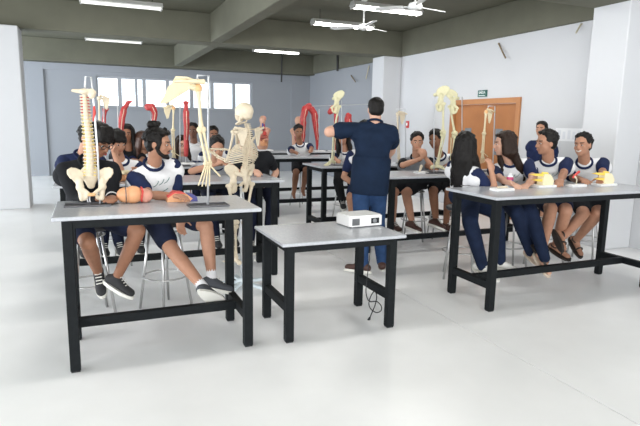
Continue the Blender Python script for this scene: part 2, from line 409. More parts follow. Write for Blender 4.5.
# ------------------------------------------------------------------ people
SKIN = {'pale': (0.62, 0.36, 0.26), 'tan': (0.46, 0.24, 0.155), 'brown': (0.27, 0.125, 0.072), 'olive': (0.40, 0.205, 0.13), 'dark': (0.17, 0.08, 0.05)}
m_navy = mat('navy_cloth', (0.017, 0.026, 0.075), 0.85, noise=0.3, nscale=12, bump=0.15, bscale=18, spec=0.15)
m_navyd = mat('dark_navy_cloth', (0.011, 0.015, 0.034), 0.85, noise=0.3, nscale=12, bump=0.15, bscale=18, spec=0.15)
m_tnavy = mat('teacher_navy_cloth', (0.010, 0.021, 0.048), 0.85, noise=0.3, nscale=9, bump=0.2, bscale=14, spec=0.15)
m_white = mat('white_cloth', (0.74, 0.74, 0.76), 0.85, noise=0.06, nscale=12, bump=0.15, bscale=18, spec=0.15)
m_grey = mat('grey_cloth', (0.30, 0.32, 0.35), 0.85, noise=0.2, nscale=12, bump=0.15, bscale=18, spec=0.15)
m_black = mat('black_cloth', (0.014, 0.015, 0.018), 0.85, noise=0.3, nscale=12, bump=0.15, bscale=18, spec=0.15)
m_jeans = mat('blue_jeans', (0.030, 0.068, 0.165), 0.85, noise=0.35, nscale=14, bump=0.2, bscale=30, spec=0.15)
m_jeansd = mat('dark_blue_jeans', (0.011, 0.019, 0.046), 0.85, noise=0.35, nscale=14, bump=0.2, bscale=30, spec=0.15)
m_hair = mat('black_hair', (0.008, 0.0065, 0.006), 0.5, noise=0.5, nscale=60, bump=0.5, bscale=120, spec=0.22)
m_hairb = mat('brown_hair', (0.026, 0.013, 0.008), 0.5, noise=0.5, nscale=60, bump=0.5, bscale=120, spec=0.22)
m_eye = mat('eye_white', (0.60, 0.57, 0.54), 0.4); m_iris = mat('iris_dark', (0.02, 0.012, 0.008), 0.2)
m_rubber = mat('sole_white', (0.70, 0.69, 0.64), 0.7)
m_shoeg = mat('grey_canvas', (0.055, 0.06, 0.07), 0.8, bump=0.1); m_shoeb = mat('black_canvas', (0.02, 0.02, 0.022), 0.8, bump=0.1)
m_shoew = mat('white_canvas', (0.62, 0.61, 0.58), 0.8, bump=0.1); m_shoebr = mat('brown_leather', (0.06, 0.025, 0.018), 0.5)
m_sandal = mat('sandal_dark', (0.025, 0.018, 0.014), 0.6); m_sandalw = mat('sandal_cream', (0.60, 0.50, 0.40), 0.6)
m_seat = mat('stool_seat_black', (0.02, 0.02, 0.022), 0.45); m_stool = mat('stool_metal', (0.50, 0.50, 0.50), 0.35, metal=0.85)
m_lens = mat('spectacle_frame', (0.01, 0.01, 0.012), 0.3)
def skin(k): return mat('skin_'+k, SKIN[k], 0.55, noise=0.12, nscale=25, spec=0.35)
def lips(k): c = SKIN[k]; return mat('lips_'+k, (c[0]*0.8, c[1]*0.55, c[2]*0.55), 0.5)

def fwd(a): a = math.radians(a); return V((math.sin(a), -math.cos(a), 0))      # 0 faces the camera side, 90 faces image right

def ik(a, t, l1, l2, pole):
    a = V(a); t = V(t); d = t-a; L = d.length; mx = (l1+l2)*0.995
    if L > mx: t = a+d*(mx/L); d = t-a; L = mx
    if L < abs(l1-l2)*1.05+0.02: L = abs(l1-l2)*1.05+0.02
    n = d.normalized(); x = (l1*l1-l2*l2+L*L)/(2*L); hh = math.sqrt(max(l1*l1-x*x, 0))
    p = V(pole); p = p-n*p.dot(n)
    if p.length < 1e-4: p = V((0, 0, 1))-n*n.z
    return a+n*x+p.normalized()*hh, t

def pick(uv, c, r, near=True):
    """point seen at pixel uv that lies at distance r from the joint c"""
    d = (CW + CR*((uv[0]-320)/FPX) - CU*((uv[1]-213)/FPX)).normalized(); o = V((0, 0, CAM_H)); b = (c-o).dot(d); q = (c-(o+d*b)).length
    if q >= r: return o+d*b
    h = math.sqrt(r*r-q*q)
    return o+d*(b-h if near else b+h)

def hand(mb, w, d, n, thumb, curl, k, fr):
    """palm, four fingers of unequal length and a thumb from the side of the palm"""
    d = d.normalized(); n = (n-d*n.dot(d)).normalized(); s = d.cross(n)
    if s.dot(thumb) < 0: s = -s
    mb.rc(w-d*0.02*k, w+d*0.02*k, 0.026*k, 0.03*k, 10, (n, 0.7))
    mb.ell(w+d*0.055*k, (d, s, n), (0.052*k, 0.042*k, 0.019*k), 12, 8)
    for i, ln in enumerate((0.070, 0.080, 0.074, 0.058)):
        b = w+d*(0.09-0.004*abs(i-1))*k+s*(0.031-0.0207*i)*k; dd = d+s*(0.10-0.07*i); dd.normalize()
        for j, q in enumerate((0.45, 0.32, 0.23)):
            an = curl*(0.55+0.35*j)
            dd = (dd*math.cos(an)+n*math.sin(an)).normalized()
            e = b+dd*(ln*q*k); mb.rc(b, e, fr*(1-0.06*j), fr*(0.94-0.06*j), 8); b = e
    b = w+d*0.028*k+s*0.034*k; dd = (d*0.65+s*0.7+n*(0.15+0.4*curl)).normalized()
    e = b+dd*0.042*k; mb.rc(b-dd*0.01*k, e, fr*1.35, fr*1.15, 8); dd = (dd+d*0.35+n*curl*0.4).normalized(); mb.rc(e, e+dd*0.032*k, fr*1.15, fr*0.9, 8)

INFO = {}
def person(label, hip, neck, head, face=0, hface=(0, 0, 0), hands=None, poles=None, hdir=None, curl=(0.6, 0.6), feet=None, kpoles=None, fdir=None,
           sk='tan', hair='short', hmat=None, shirt=None, sleeve=None, collar=None, slen=0.62, bottom='shorts', bmat=None, shoes='sneaker', shmat=None,
           k=1.0, vox=0.010, beard=False, glasses=False, group='students at the lab tables', socks=None, fat=1.0, logo=False, smile=False, el=None, kn=None, legs=None, armr=1.0, hem=0.0):
    hip, neck, head = V(hip), V(neck), V(head)
    hmat = hmat or m_hair; shirt = shirt or m_white; sleeve = sleeve or m_navy; bmat = bmat or m_navyd
    gz = min([f.z for f in feet] if feet else [0]) if feet else hip.z-0.9
    root = thing('person', label, 'person', (hip.x, hip.y, max(0, gz-0.08)), group)
    F0 = fwd(face); U = (neck-hip).normalized(); F = (F0-U*F0.dot(U)).normalized(); L = U.cross(F)
    T = (neck-hip).length/0.52                       # torso length factor
    body = MB(); sh = MB(); slv = [MB(), MB()]; bt = MB()
    cov = 0.88; ms = skin(sk)
    # ---- torso
    def tors(mb, g, add):
        mb.ell(hip+U*0.02, (L, F, U), ((0.165*fat*k)*g+add, (0.120*fat*k)*g+add, 0.11*g+add))
        mb.rc(hip+U*0.08*T, hip+U*0.26*T, (0.145*fat*k)*g+add, (0.150*fat*k)*g+add, 14, (F, 0.76))
        mb.ell(hip+U*0.33*T+F*0.005, (L, F, U), ((0.168*fat*k)*g+add, (0.118*fat*k)*g+add, 0.16*T*g+add))
    tors(body, cov, 0); tors(sh, 1, 0.012)
    if hem: sh.prism([(0.180*fat*k*math.cos(2*math.pi*j/24), 0.142*fat*k*math.sin(2*math.pi*j/24)) for j in range(24)], hip+U*(0.22-hem)/2, L, F, U, hem+0.22)
    SJ = [neck-U*0.075*k+L*(sg*0.172*k) for sg in (1, -1)]      # 0 = own left, 1 = own right
    for g, mb, add in ((0.9, body, 0), (1, sh, 0.010)):
        for sj in SJ: mb.rc(neck-U*0.045*k, sj, 0.058*k*g+add, 0.056*k*g+add, 10)
        mb.rc(SJ[0]-U*0.05*k, SJ[1]-U*0.05*k, 0.075*k*g+add, 0.075*k*g+add, 12, (F, 1.1))
    # ---- head frame
    ha, hp, hr = hface
    HF = fwd(ha); HL = ZA.cross(HF); pr_ = math.radians(hp); rr = math.radians(hr)
    HF2 = HF*math.cos(pr_)-ZA*math.sin(pr_); HU = HF*math.sin(pr_)+ZA*math.cos(pr_)
    HL2 = HL*math.cos(rr)+HU*math.sin(rr); HU = HU*math.cos(rr)-HL*math.sin(rr); HF = HF2; HL = HL2
    hk = 1.0*k
    def hpnt(x, y, z): return head+HL*(x*hk)+HF*(y*hk)+HU*(z*hk)
    fr3 = (HL, HF, HU)
    def hell(mb, x, y, z, a, b, c, n=14, m=9): mb.ell(hpnt(x, y, z), fr3, (a*hk, b*hk, c*hk), n, m)
    # neck
    body.rc(neck-U*0.05*k, hpnt(0, -0.022, -0.05), 0.060*k, 0.056*k, 12)
    hell(body, 0, -0.008, 0.030, 0.074, 0.093, 0.086, 18, 12)
    hell(body, 0, 0.022, -0.040, 0.060, 0.068, 0.068, 16, 10)
    hell(body, 0, 0.056, -0.086, 0.028, 0.024, 0.020)           # chin
    for sg in (1, -1):
        hell(body, sg*0.036, 0.062, -0.022, 0.024, 0.022, 0.022)   # cheek
        body.ell(hpnt(sg*0.073, -0.008, -0.006), fr3, (0.010*hk, 0.020*hk, 0.032*hk), 10, 6)   # ear
    body.rc(hpnt(-0.04, 0.072, 0.026), hpnt(0.04, 0.072, 0.026), 0.013*hk, 0.013*hk, 8)       # brow ridge
    body.rc(hpnt(0, 0.086, 0.014), hpnt(0, 0.105, -0.022), 0.009*hk, 0.0145*hk, 8)             # nose
    body.rc(hpnt(-0.016, 0.083, -0.056), hpnt(0.016, 0.083, -0.056), 0.009*hk, 0.009*hk, 8)    # mouth
    # ---- arms
    hands = hands or [SJ[0]-ZA*0.5+F*0.1, SJ[1]-ZA*0.5+F*0.1]
    poles = poles or [L*0.6-ZA*0.4-F*0.9, -L*0.6-ZA*0.4-F*0.9]
    if el: poles = [(V(el[i])-(SJ[i]+V(hands[i]))/2) if el[i] is not None and hands[i] is not None else poles[i] for i in (0, 1)]
    frd = 0.0088*k if vox < 0.011 else 0.0105*k
    for i in (0, 1):
        if hands[i] is None: continue
        l1, l2 = 0.285*k, 0.255*k
        e, w = ik(SJ[i], hands[i], l1, l2, V(poles[i]))
        ud = e-SJ[i]
        body.rc(SJ[i], e, 0.044*k, 0.037*k*armr, 12); fd = (w-e).normalized()
        body.rc(e, e+fd*0.08*k, 0.037*k*armr, 0.040*k*armr, 12); body.rc(e+fd*0.08*k, w, 0.040*k*armr, 0.026*k, 12)
        slv[i].rc(SJ[i]*0.62+(neck-U*0.05*k)*0.38, SJ[i]-U*0.004, 0.060*k, 0.070*k, 14); slv[i].rc(SJ[i], SJ[i]+ud*slen, 0.068*k, 0.060*k*armr if slen < 0.9 else 0.05*k, 14)
        if slen >= 0.9: slv[i].rc(e, e+(w-e)*min(1, slen-0.05), 0.052*k, 0.042*k, 14)
        INFO[i] = (e, w, l2)
        hd = V(hdir[i][0]) if hdir and hdir[i] else fd
        hn = V(hdir[i][1]) if hdir and hdir[i] else (V((0, 0, -1)) if abs(fd.z) < 0.7 else (L if i else -L))
        sgn = -1 if i == 0 else 1
        th = V(hdir[i][2]) if hdir and hdir[i] and len(hdir[i]) > 2 else (L*sgn + F*0.4 + ZA*0.3)
        hand(body, w, hd, hn, th, curl[i], k, frd)
    # ---- legs
    HJ = [hip+L*(sg*0.088*k)-U*0.02 for sg in (1, -1)]
    feet = feet or [hip+F0*0.45-ZA*0.5+L*0.1, hip+F0*0.45-ZA*0.5-L*0.1]
    kpoles = kpoles or [F0*1+ZA*0.8+L*0.25, F0*1+ZA*0.8-L*0.25]
    fdir = fdir or [F0*0.9-ZA*0.15, F0*0.9-ZA*0.15]
    if kn: kpoles = [(V(kn[i])-(HJ[i]+V(feet[i]))/2) if kn[i] is not None and feet[i] is not None else kpoles[i] for i in (0, 1)]
    shoe_parts = []
    for i in (0, 1):
        if feet[i] is None: continue
        l1, l2 = 0.43*k, 0.42*k
        if legs and legs[i]:
            kp = pick(legs[i][0], HJ[i], l1, True); an = pick(legs[i][1], kp, l2, legs[i][2])
        else: kp, an = ik(HJ[i], feet[i], l1, l2, V(kpoles[i]))
        td = kp-HJ[i]; sd = an-kp
        cvt = cov if bottom else 1
        body.rc(HJ[i], kp, 0.082*k*cvt*fat, 0.062*k, 14)
        pc = kp+sd*0.30
        back = sd.normalized().cross(L).normalized()*0.012
        body.rc(kp, pc, 0.059*k, 0.060*k, 12); body.rc(pc, an, 0.060*k, 0.037*k, 12)
        if bottom == 'shorts':
            bt.rc(HJ[i], HJ[i]+td*0.74, 0.104*k*fat, 0.088*k, 16)
        elif bottom == 'jeans':
            bt.rc(HJ[i], kp, 0.096*k*fat, 0.074*k, 16); bt.rc(kp, kp+sd*0.35, 0.073*k, 0.071*k, 16); bt.rc(kp+sd*0.35, an+sd.normalized()*0.02, 0.071*k, 0.053*k, 16)
        fd = V(fdir[i]).normalized(); sdn = sd.normalized(); up = (-sdn-fd*(-sdn).dot(fd))
        up = up.normalized() if up.length > 0.05 else ZA.copy()
        s2 = fd.cross(up)
        heel = an-fd*0.045*k-up*0.045*k; toe = an+fd*0.15*k-up*0.058*k
        body.rc(an-up*0.01*k, heel, 0.034*k, 0.03*k, 10); body.rc(an-up*0.02*k, toe-fd*0.03*k, 0.036*k, 0.026*k, 10, (up, 0.8)); body.rc(heel, toe, 0.028*k, 0.03*k, 10, (up, 0.7))
        if shoes in ('sneaker', 'shoe'):
            s = MB()
            s.rc(an-up*0.012*k, heel, 0.043*k, 0.042*k, 12); s.rc(an-up*0.018*k, toe-fd*0.02*k, 0.042*k, 0.036*k, 12, (up, 0.85)); s.rc(heel, toe, 0.040*k, 0.042*k, 12, (up, 0.8))
            so = MB(); pts = []
            for t in range(16):
                a2 = 2*math.pi*t/16; x = math.cos(a2); y = math.sin(a2)
                pts.append((0.052*k+0.148*k*x*(1 if abs(x) < 2 else 1), (0.045+0.008*x)*k*y*(1.15 if abs(y) > 0.8 else 1.05)))
            so.prism(pts, an-up*0.088*k, fd, s2, up, 0.026*k)
            la = MB()
            for q in range(4):
                c = an+fd*(0.035+0.022*q)*k+up*(0.020-0.0125*q)*k
                la.rc(c-s2*0.022*k, c+s2*0.022*k, 0.0045*k, 0.0045*k, 6)
            shoe_parts.append((s, so, la))
        elif shoes == 'sandal':
            so = MB(); pts = []
            for t in range(16):
                a2 = 2*math.pi*t/16; x = math.cos(a2); y = math.sin(a2)
                pts.append((0.052*k+0.142*k*x, (0.043+0.007*x)*k*y*1.08))
            so.prism(pts, an-up*0.088*k, fd, s2, up, 0.022*k)
            st = MB()
            c = an+fd*0.10*k-up*0.07*k
            arc = [c+s2*(0.042*k*math.cos(a2))+up*(0.05*k*math.sin(a2)) for a2 in [math.pi*j/6 for j in range(7)]]
            st.tube(arc, 0.008*k, 6)
            c = an-up*0.02*k
            arc = [c+fd*(0.04*k*math.cos(a2))+s2*(0.043*k*math.sin(a2)) for a2 in [2*math.pi*j/10 for j in range(10)]]
            st.tube(arc, 0.007*k, 6, True)
            shoe_parts.append((None, so, st))
        if socks:
            so = MB(); so.rc(an-sdn*0.075*k, an, 0.041*k, 0.041*k, 12); mk('sock', so, socks, root, True)
    # ---- assemble
    b = mk('body', body, ms, root, remesh=vox, sm=3)
    s = mk('shirt', sh, shirt, root, remesh=vox*1.2, sm=12 if hem else 4)
    for i in (0, 1):
        if slv[i].v: mk('sleeve', slv[i], sleeve, s, remesh=vox*1.2, sm=3)
    if collar is not False:
        c = neck+U*0.002+F*0.012; a2 = [2*math.pi*j/18 for j in range(18)]
        mk('collar', MB().tube([c+L*(0.074*k*math.cos(t))+F*(0.072*k*math.sin(t))-U*(0.028*math.sin(t)) for t in a2], 0.013*k, 6, True), collar or sleeve, s, smooth=True)
    if bottom:
        bt.ell(hip, (L, F0, ZA), ((0.150 if hem else 0.178)*k*fat, (0.118 if hem else 0.150)*k*fat, 0.11*k))
        mk('shorts' if bottom == 'shorts' else 'trousers', bt, bmat, root, remesh=vox*1.2, sm=3)
    shmat = shmat or m_shoeb
    for sp in shoe_parts:
        if sp[0]:
            o = mk('shoe', sp[0], shmat, root, remesh=0.009, sm=2); mk('sole', sp[1], m_rubber, o); mk('laces', sp[2], m_rubber, o, True)
        else:
            o = mk('sandal', sp[1], shmat, root); mk('strap', sp[2], shmat, o, True)
    # ---- face details
    for sg in (1, -1):
        e = mk('eye', MB().ell(hpnt(sg*0.030, 0.0815, 0.006), fr3, (0.0125*hk, 0.006*hk, 0.0062*hk), 10, 6), m_eye, root, True)
        mk('iris', MB().ell(hpnt(sg*0.030, 0.087, 0.006), fr3, (0.0072*hk, 0.0045*hk, 0.0066*hk), 8, 6), m_iris, e, True)
        mk('eyebrow', MB().rc(hpnt(sg*0.016, 0.087, 0.029), hpnt(sg*0.047, 0.074, 0.031), 0.0052*hk, 0.004*hk, 8), hmat, root, True)
    mk('mouth', MB().rc(hpnt(-0.022, 0.086, -0.055+(0.006 if smile else 0)), hpnt(0, 0.0925, -0.057), 0.0045*hk, 0.006*hk, 8).rc(hpnt(0.022, 0.086, -0.055+(0.006 if smile else 0)), hpnt(0, 0.0925, -0.057), 0.0045*hk, 0.006*hk, 8), m_eye if smile else lips(sk), root, True)
    if glasses:
        g = MB()
        for sg in (1, -1):
            g.tube([hpnt(sg*0.031+0.021*math.cos(t), 0.098, 0.004+0.017*math.sin(t)) for t in [2*math.pi*j/12 for j in range(12)]], 0.0028*hk, 5, True)
            g.tube([hpnt(sg*0.053, 0.096, 0.008), hpnt(sg*0.077, 0.0, 0.008)], 0.0025*hk, 5)
        g.tube([hpnt(-0.010, 0.100, 0.006), hpnt(0.010, 0.100, 0.006)], 0.0025*hk, 5)
        mk('glasses', g, m_lens, root)
    # ---- hair
    hb = MB(); rg = random.Random(int(abs(head.x*911+head.y*377))+5)
    if hair != 'none':
        hell(hb, 0, -0.022, 0.042, 0.083, 0.094, 0.086, 18, 12)
        hell(hb, 0, -0.045, 0.000, 0.077, 0.066, 0.080, 16, 10)
        nt_ = 0 if hair == 'crop' else 46; tall = 0.020 if hair == 'quiff' else 0.008
        for q in range(nt_):
            zz = 1-1.15*(q+0.5)/nt_; an = q*2.399963; rr_ = math.sqrt(max(0, 1-zz*zz)); x = rr_*math.sin(an); y = -rr_*math.cos(an)
            if y > 0.25 and zz < 0.62: continue
            if zz < 0.15 and y > -0.1: continue
            sz = rg.uniform(0.017, 0.026)
            hell(hb, x*0.080, -0.020+y*0.094, 0.040+zz*0.086+tall*max(0, zz)*rg.random(), sz, sz*1.2, sz*0.8, 8, 6)
    if hair == 'fringe':
        for x in (-0.05, -0.025, 0, 0.025, 0.05): hb.rc(hpnt(x*0.8, 0.03, 0.115), hpnt(x, 0.086-abs(x)*0.35, 0.048), 0.026*hk, 0.018*hk, 10)
        for sg in (1, -1): hell(hb, sg*0.066, 0.02, 0.03, 0.020, 0.045, 0.05)
    if hair == 'bun':
        bn = MB(); hell(bn, 0.005, -0.052, 0.145, 0.046, 0.046, 0.040); hell(bn, 0.03, -0.03, 0.165, 0.026, 0.026, 0.022); hell(bn, -0.03, -0.07, 0.155, 0.028, 0.028, 0.024)
        hell(bn, 0.0, 0.045, 0.125, 0.018, 0.020, 0.018)
        mk('hair_bun', bn, hmat, root, remesh=vox, sm=1, disp=(0.03, 0.02))
        for x in (-0.04, 0, 0.04): hell(hb, x, 0.035, 0.098, 0.034, 0.045, 0.024)
        for sg in (1, -1): hell(hb, sg*0.068, 0.028, 0.01, 0.013, 0.020, 0.055)
    if hair in ('long', 'longback'):
        for x in (-0.04, 0, 0.04): hell(hb, x, 0.035, 0.096, 0.034, 0.042, 0.024)
        for i in range(9):
            t = -1+2*i/8; an = t*2.0
            st = hpnt(math.sin(an)*0.074, -math.cos(an)*0.080-0.015, 0.05); md = hpnt(math.sin(an)*0.086, -math.cos(an)*0.085-0.022, -0.08)
            ln = (0.22 if hair == 'longback' else 0.25)+rg.uniform(-0.03, 0.03)
            wd = 1.25 if hair == 'longback' else 1.0
            en = neck+(L*wd*math.sin(an)*0.10-F*math.cos(an)*0.115 if abs(an) < 1.4 else L*(0.10*math.copysign(1, an))+F*0.09)*hk-U*ln*hk*(1 if abs(an) < 1.4 else 0.75)
            mm = (md*0.5+(neck+(L*wd*math.sin(an)*0.11-F*math.cos(an)*0.11)*hk)*0.5)
            hb.rc(st, md, 0.032*hk, 0.034*hk, 10); hb.rc(md, mm, 0.034*hk, 0.036*hk, 10); hb.rc(mm, (mm+en)/2+L*rg.uniform(-0.02, 0.02)+F*rg.uniform(-0.015, 0.01), 0.036*hk, 0.030*hk, 10); hb.rc((mm+en)/2, en, 0.032*hk, 0.024*hk, 10)
    if hair in ('long', 'longback'):
        hb.rc(neck-F*0.085*k+U*0.02*k, neck-F*0.10*k-U*0.13*k, 0.085*k, 0.095*k, 12, (F, 0.35))
    if beard:
        bd = MB()
        pts = [(-0.064, 0.010, -0.02), (-0.058, 0.035, -0.062), (-0.034, 0.068, -0.090), (0, 0.084, -0.098), (0.034, 0.068, -0.090), (0.058, 0.035, -0.062), (0.064, 0.010, -0.02)]
        for a_, b_ in zip(pts, pts[1:]): bd.rc(hpnt(*a_), hpnt(*b_), 0.017*hk, 0.017*hk, 8)
        bd.rc(hpnt(-0.026, 0.086, -0.050), hpnt(0, 0.096, -0.038), 0.006*hk, 0.007*hk, 8).rc(hpnt(0.026, 0.086, -0.050), hpnt(0, 0.096, -0.038), 0.006*hk, 0.007*hk, 8)
        hell(bd, 0, 0.060, -0.084, 0.036, 0.032, 0.026)
        mk('beard', bd, hmat, root, remesh=0.008, sm=2)
    if hb.v: mk('hair', hb, hmat, root, remesh=vox, sm=2, disp=(0.035, 0.007 if hair in ('crop', 'long', 'longback') else 0.014))
    if hair == 'cap':
        pass
    if logo:
        cst = hip+U*0.36*T+F*0.128*fat*k
        lg = MB()
        for q in range(3):
            x0 = -0.055+0.045*q
            lg.tube([cst+L*(-(x0+0.03*t+0.02*t*t))+U*(0.03-0.065*t+0.03*t*t)+F*0.004 for t in (0, 0.25, 0.5, 0.75, 1)], 0.0025, 5)
        lg.tube([cst-L*(-0.03+0.09*t)+U*(-0.055-0.012*math.sin(t*3))+F*0.004 for t in (0, 0.25, 0.5, 0.75, 1)], 0.0025, 5)
        mk('shirt_emblem', lg, mat('emblem_green', (0.05, 0.16, 0.14), 0.7), s, True)
    return root

def make_stool():
    t = thing('stool', 'x', 'stool', (0, 0, 0), 'metal stools under the students')
    mk('seat', MB().lathe((0, 0, 0.70), [(0.15, 0), (0.165, 0.012), (0.165, 0.035), (0.15, 0.045), (0.01, 0.047)], 24), m_seat, t, True)
    for i in range(4):
        a = math.pi/4+i*math.pi/2
        mk('leg', MB().tube([(0.11*math.cos(a), 0.11*math.sin(a), 0.70), (0.21*math.cos(a), 0.21*math.sin(a), 0.0)], 0.011, 8), m_stool, t, True)
    for z, n in ((0.28, 'foot_ring'), (0.66, 'top_ring')):
        r = 0.21-(0.10)*z/0.70+0.004
        mk(n, MB().tube([(r*math.cos(2*math.pi*j/28), r*math.sin(2*math.pi*j/28), z) for j in range(28)], 0.008, 6, True), m_stool, t, True)
    return t
STOOL = [None]
def stool(x, y, lab, rz=0.3):
    o = make_stool() if STOOL[0] is None else copy_tree(STOOL[0])
    STOOL[0] = o; o.location = (x, y, 0); o.rotation_euler = (0, 0, rz); o['label'] = lab
    return o
HZ = 0.84        # hip height on the stools
def hipat(u, y, z=HZ): return V((D(u, 200, y).x, y, z))
TZ = 0.985+0.028   # wrist height on a table top
# ---- teacher
ht = V((2.70, 4.98, 0.985)); tf = V((0.42, 0.9, 0))
person('man in a navy T-shirt and blue jeans standing with his back turned, left elbow raised', ht, D(375, 122.5, 4.98), D(375.5, 110, 5.02), 155, (162, 8, 0),
       hands=[D(341, 129, 5.28), D(388, 160, 5.38)], el=[D(325, 134, 4.95), D(399, 164, 5.0)], curl=(0.8, 0.6),
       feet=[Z(366, 266, 0.09)+V((0, 0.06, 0)), Z(384, 262, 0.09)+V((0, 0.05, 0))], kn=[ht+V((0.0, 0.5, -0.4)), ht+V((0.2, 0.5, -0.4))], fdir=[(-0.5, 0.5, 0), (0.5, 0.8, 0)],
       sk='pale', hair='crop', armr=1.5, hem=0.17, shirt=m_tnavy, sleeve=m_tnavy, bottom='jeans', bmat=m_jeans, shoes='shoe', shmat=m_shoebr, k=1.04, fat=1.1, vox=0.010, group='teacher')
# ---- front left table
pA = person('bent student in a black jacket looking down behind the spine model', hipat(86, 4.45), D(89, 161, 4.30), D(99, 141, 4.20), 12, (38, 30, 0),
       hands=[Z(112, 198, TZ), Z(97, 199, TZ)], el=[D(112, 190, 4.4), D(60, 195, 4.3)], curl=(0.5, 0.5),
       legs=[((138, 231), (117, 277), False), ((88, 243), (98, 272), False)], fdir=[(0.75, -0.45, -0.45), (0.05, -0.7, -0.6)],
       sk='brown', hair='fringe', shirt=m_black, sleeve=m_black, slen=1.0, bottom='shorts', bmat=m_navyd, shoes='sneaker', shmat=m_shoeb, vox=0.009, glasses=True, k=0.95)
for i in (0, 1):
    e_, w_, l_ = INFO[i]; d_ = (w_-e_).normalized(); a_ = d_.cross(ZA).normalized(); b_ = d_.cross(a_)
    for q in (0.02, 0.045):
        c_ = w_-d_*q
        mk('cuff_stripe', MB().tube([c_+a_*(0.043*math.cos(x_))+b_*(0.043*math.sin(x_)) for x_ in [2*math.pi*j/14 for j in range(14)]], 0.005, 5, True), m_white, pA, True)
person('bearded student with a hair bun in a white and navy shirt looking right', hipat(161, 4.45), D(153, 163.5, 4.33), D(158.5, 144.5, 4.28), 18, (62, 6, 0),
       hands=[D(180, 216, 4.12), Z(173, 196, TZ+0.01)], el=[D(177, 200, 4.4), D(136, 197, 4.2)], curl=(0.4, 0.6), hdir=[((0, -0.2, -1), (0.3, -0.9, 0), (1, 0, 0)), None],
       legs=[((206, 226), (212, 278), True), ((172, 250), (204, 288), True)], fdir=[(0.9, -0.35, -0.2), (0.8, 0.3, -0.55)],
       sk='olive', hair='bun', beard=True, bottom='shorts', bmat=m_navyd, shoes='sneaker', shmat=m_shoeg, socks=m_white, vox=0.009, logo=True, k=0.95)
# ---- front right table
person('girl with long black hair seen from behind, propping her elbow on the table', hipat(464, 4.36), D(465, 163, 4.30), D(466, 145.5, 4.30), 95, (122, 4, 0),
       hands=[D(487, 178, 4.30), D(491.5, 172, 4.08)], el=[D(484, 190, 4.4), D(486, 200, 4.05)], curl=(0.5, 0.7),
       legs=[((497, 212), (500, 260), False), ((470, 222), (482, 264), False)], fdir=[(0.7, -0.6, -0.15), (0.3, -0.8, -0.2)],
       sk='tan', hair='longback', bottom='jeans', bmat=m_jeansd, shoes='sneaker', shmat=m_shoew, k=1.0, vox=0.009, slen=0.42)
person('girl with long brown hair in profile, facing the black-haired girl', hipat(512, 4.38), D(510, 161, 4.30), D(504, 144.5, 4.28), -30, (-112, 4, 0),
       hands=[Z(527, 184.5, TZ), Z(514, 185, TZ)], curl=(0.5, 0.5),
       legs=[((531, 213), (544, 256), True), ((517, 213), (530, 250), False)], fdir=[(0.1, -0.6, -0.6), (0.1, -0.8, -0.3)],
       sk='pale', hair='long', hmat=m_hairb, bottom='jeans', bmat=m_jeansd, shoes='sandal', shmat=m_sandalw, k=1.0, vox=0.009, logo=True)
person('boy with a dark quiff in white and navy glancing left at the yellow model', hipat(549, 4.40), D(548, 160, 4.32), D(546, 143.5, 4.30), -32, (-100, 4, 0),
       hands=[Z(559, 184, TZ), Z(541, 183.5, TZ)], curl=(0.5, 0.5), el=[D(572, 192, 4.75), D(521, 190, 4.65)],
       legs=[((566, 211), (556, 244), False), ((551, 209), (543, 246), True)], fdir=[(0.2, -0.8, -0.3), (0.0, -0.7, -0.5)],
       sk='olive', hair='quiff', bottom='shorts', bmat=m_navyd, shoes='sandal', shmat=m_sandal, vox=0.009, logo=True, k=1.06)
person('smiling boy with short dark hair, last seat by the right pillar', hipat(587, 4.40), D(584, 162, 4.32), D(582.5, 145.5, 4.30), -38, (-72, 2, 4),
       hands=[Z(601, 183.5, TZ), Z(590, 184, TZ)], curl=(0.5, 0.5), el=[D(614, 190, 4.7), D(562, 190, 4.55)],
       legs=[((598, 213), (577, 239), False), ((583, 214), (564, 236), True)], fdir=[(-0.1, -0.7, -0.6), (-0.2, -0.7, -0.6)],
       sk='olive', hair='short', bottom='shorts', bmat=m_black, shoes='sandal', shmat=m_sandal, vox=0.009, smile=True, fat=1.05, k=1.06)
pb = D(541, 129.5, 5.85)
person('boy in a navy shirt sitting alone against the white wall behind the others', V((pb.x, 5.9, 0.84)), D(544, 142, 5.87), pb, -40, (-62, 0, 0),
       sk='tan', hair='short', shirt=m_navy, bottom='shorts', vox=0.013, k=0.9)
# ---- second table on the right
person('boy in a grey and black shirt with hands clasped before his chin', hipat(415, 6.08), D(416.5, 157, 6.0), D(417, 142, 5.96), -28, (-28, 6, 0),
       hands=[D(425.5, 158, 5.82), D(421, 158.5, 5.80)], el=[Z(433, 174, 1.0), Z(402, 174, 1.0)], curl=(1.0, 1.0), hdir=[((-0.6, 0, 0.7), (0, 1, 0.1), (0, 0.2, 1)), ((0.6, 0, 0.7), (0, 1, 0.1), (0, 0.2, 1))],
       legs=[((406, 193), (412, 222), True), ((393, 193), (393, 222), False)], fdir=[(0.2, -0.9, -0.1), (0, -0.9, -0.1)],
       sk='tan', hair='short', shirt=m_grey, sleeve=m_black, bmat=m_black, shmat=m_shoebr, vox=0.012)
person('boy in white and navy beside the leg skeletons, glancing down to the left', hipat(442, 6.08), D(440, 156, 6.0), D(435, 139.5, 5.97), -30, (-58, 16, 0),
       hands=[Z(446, 170.5, TZ+0.02), Z(434, 171, TZ+0.02)], curl=(0.5, 0.5),
       legs=[((449, 193), (446, 224), False), ((433, 192), (436, 220), True)], fdir=[(0.4, -0.9, -0.1), (0.2, -0.9, -0.1)],
       sk='brown', hair='short', bmat=m_black, shmat=m_shoebr, vox=0.012)
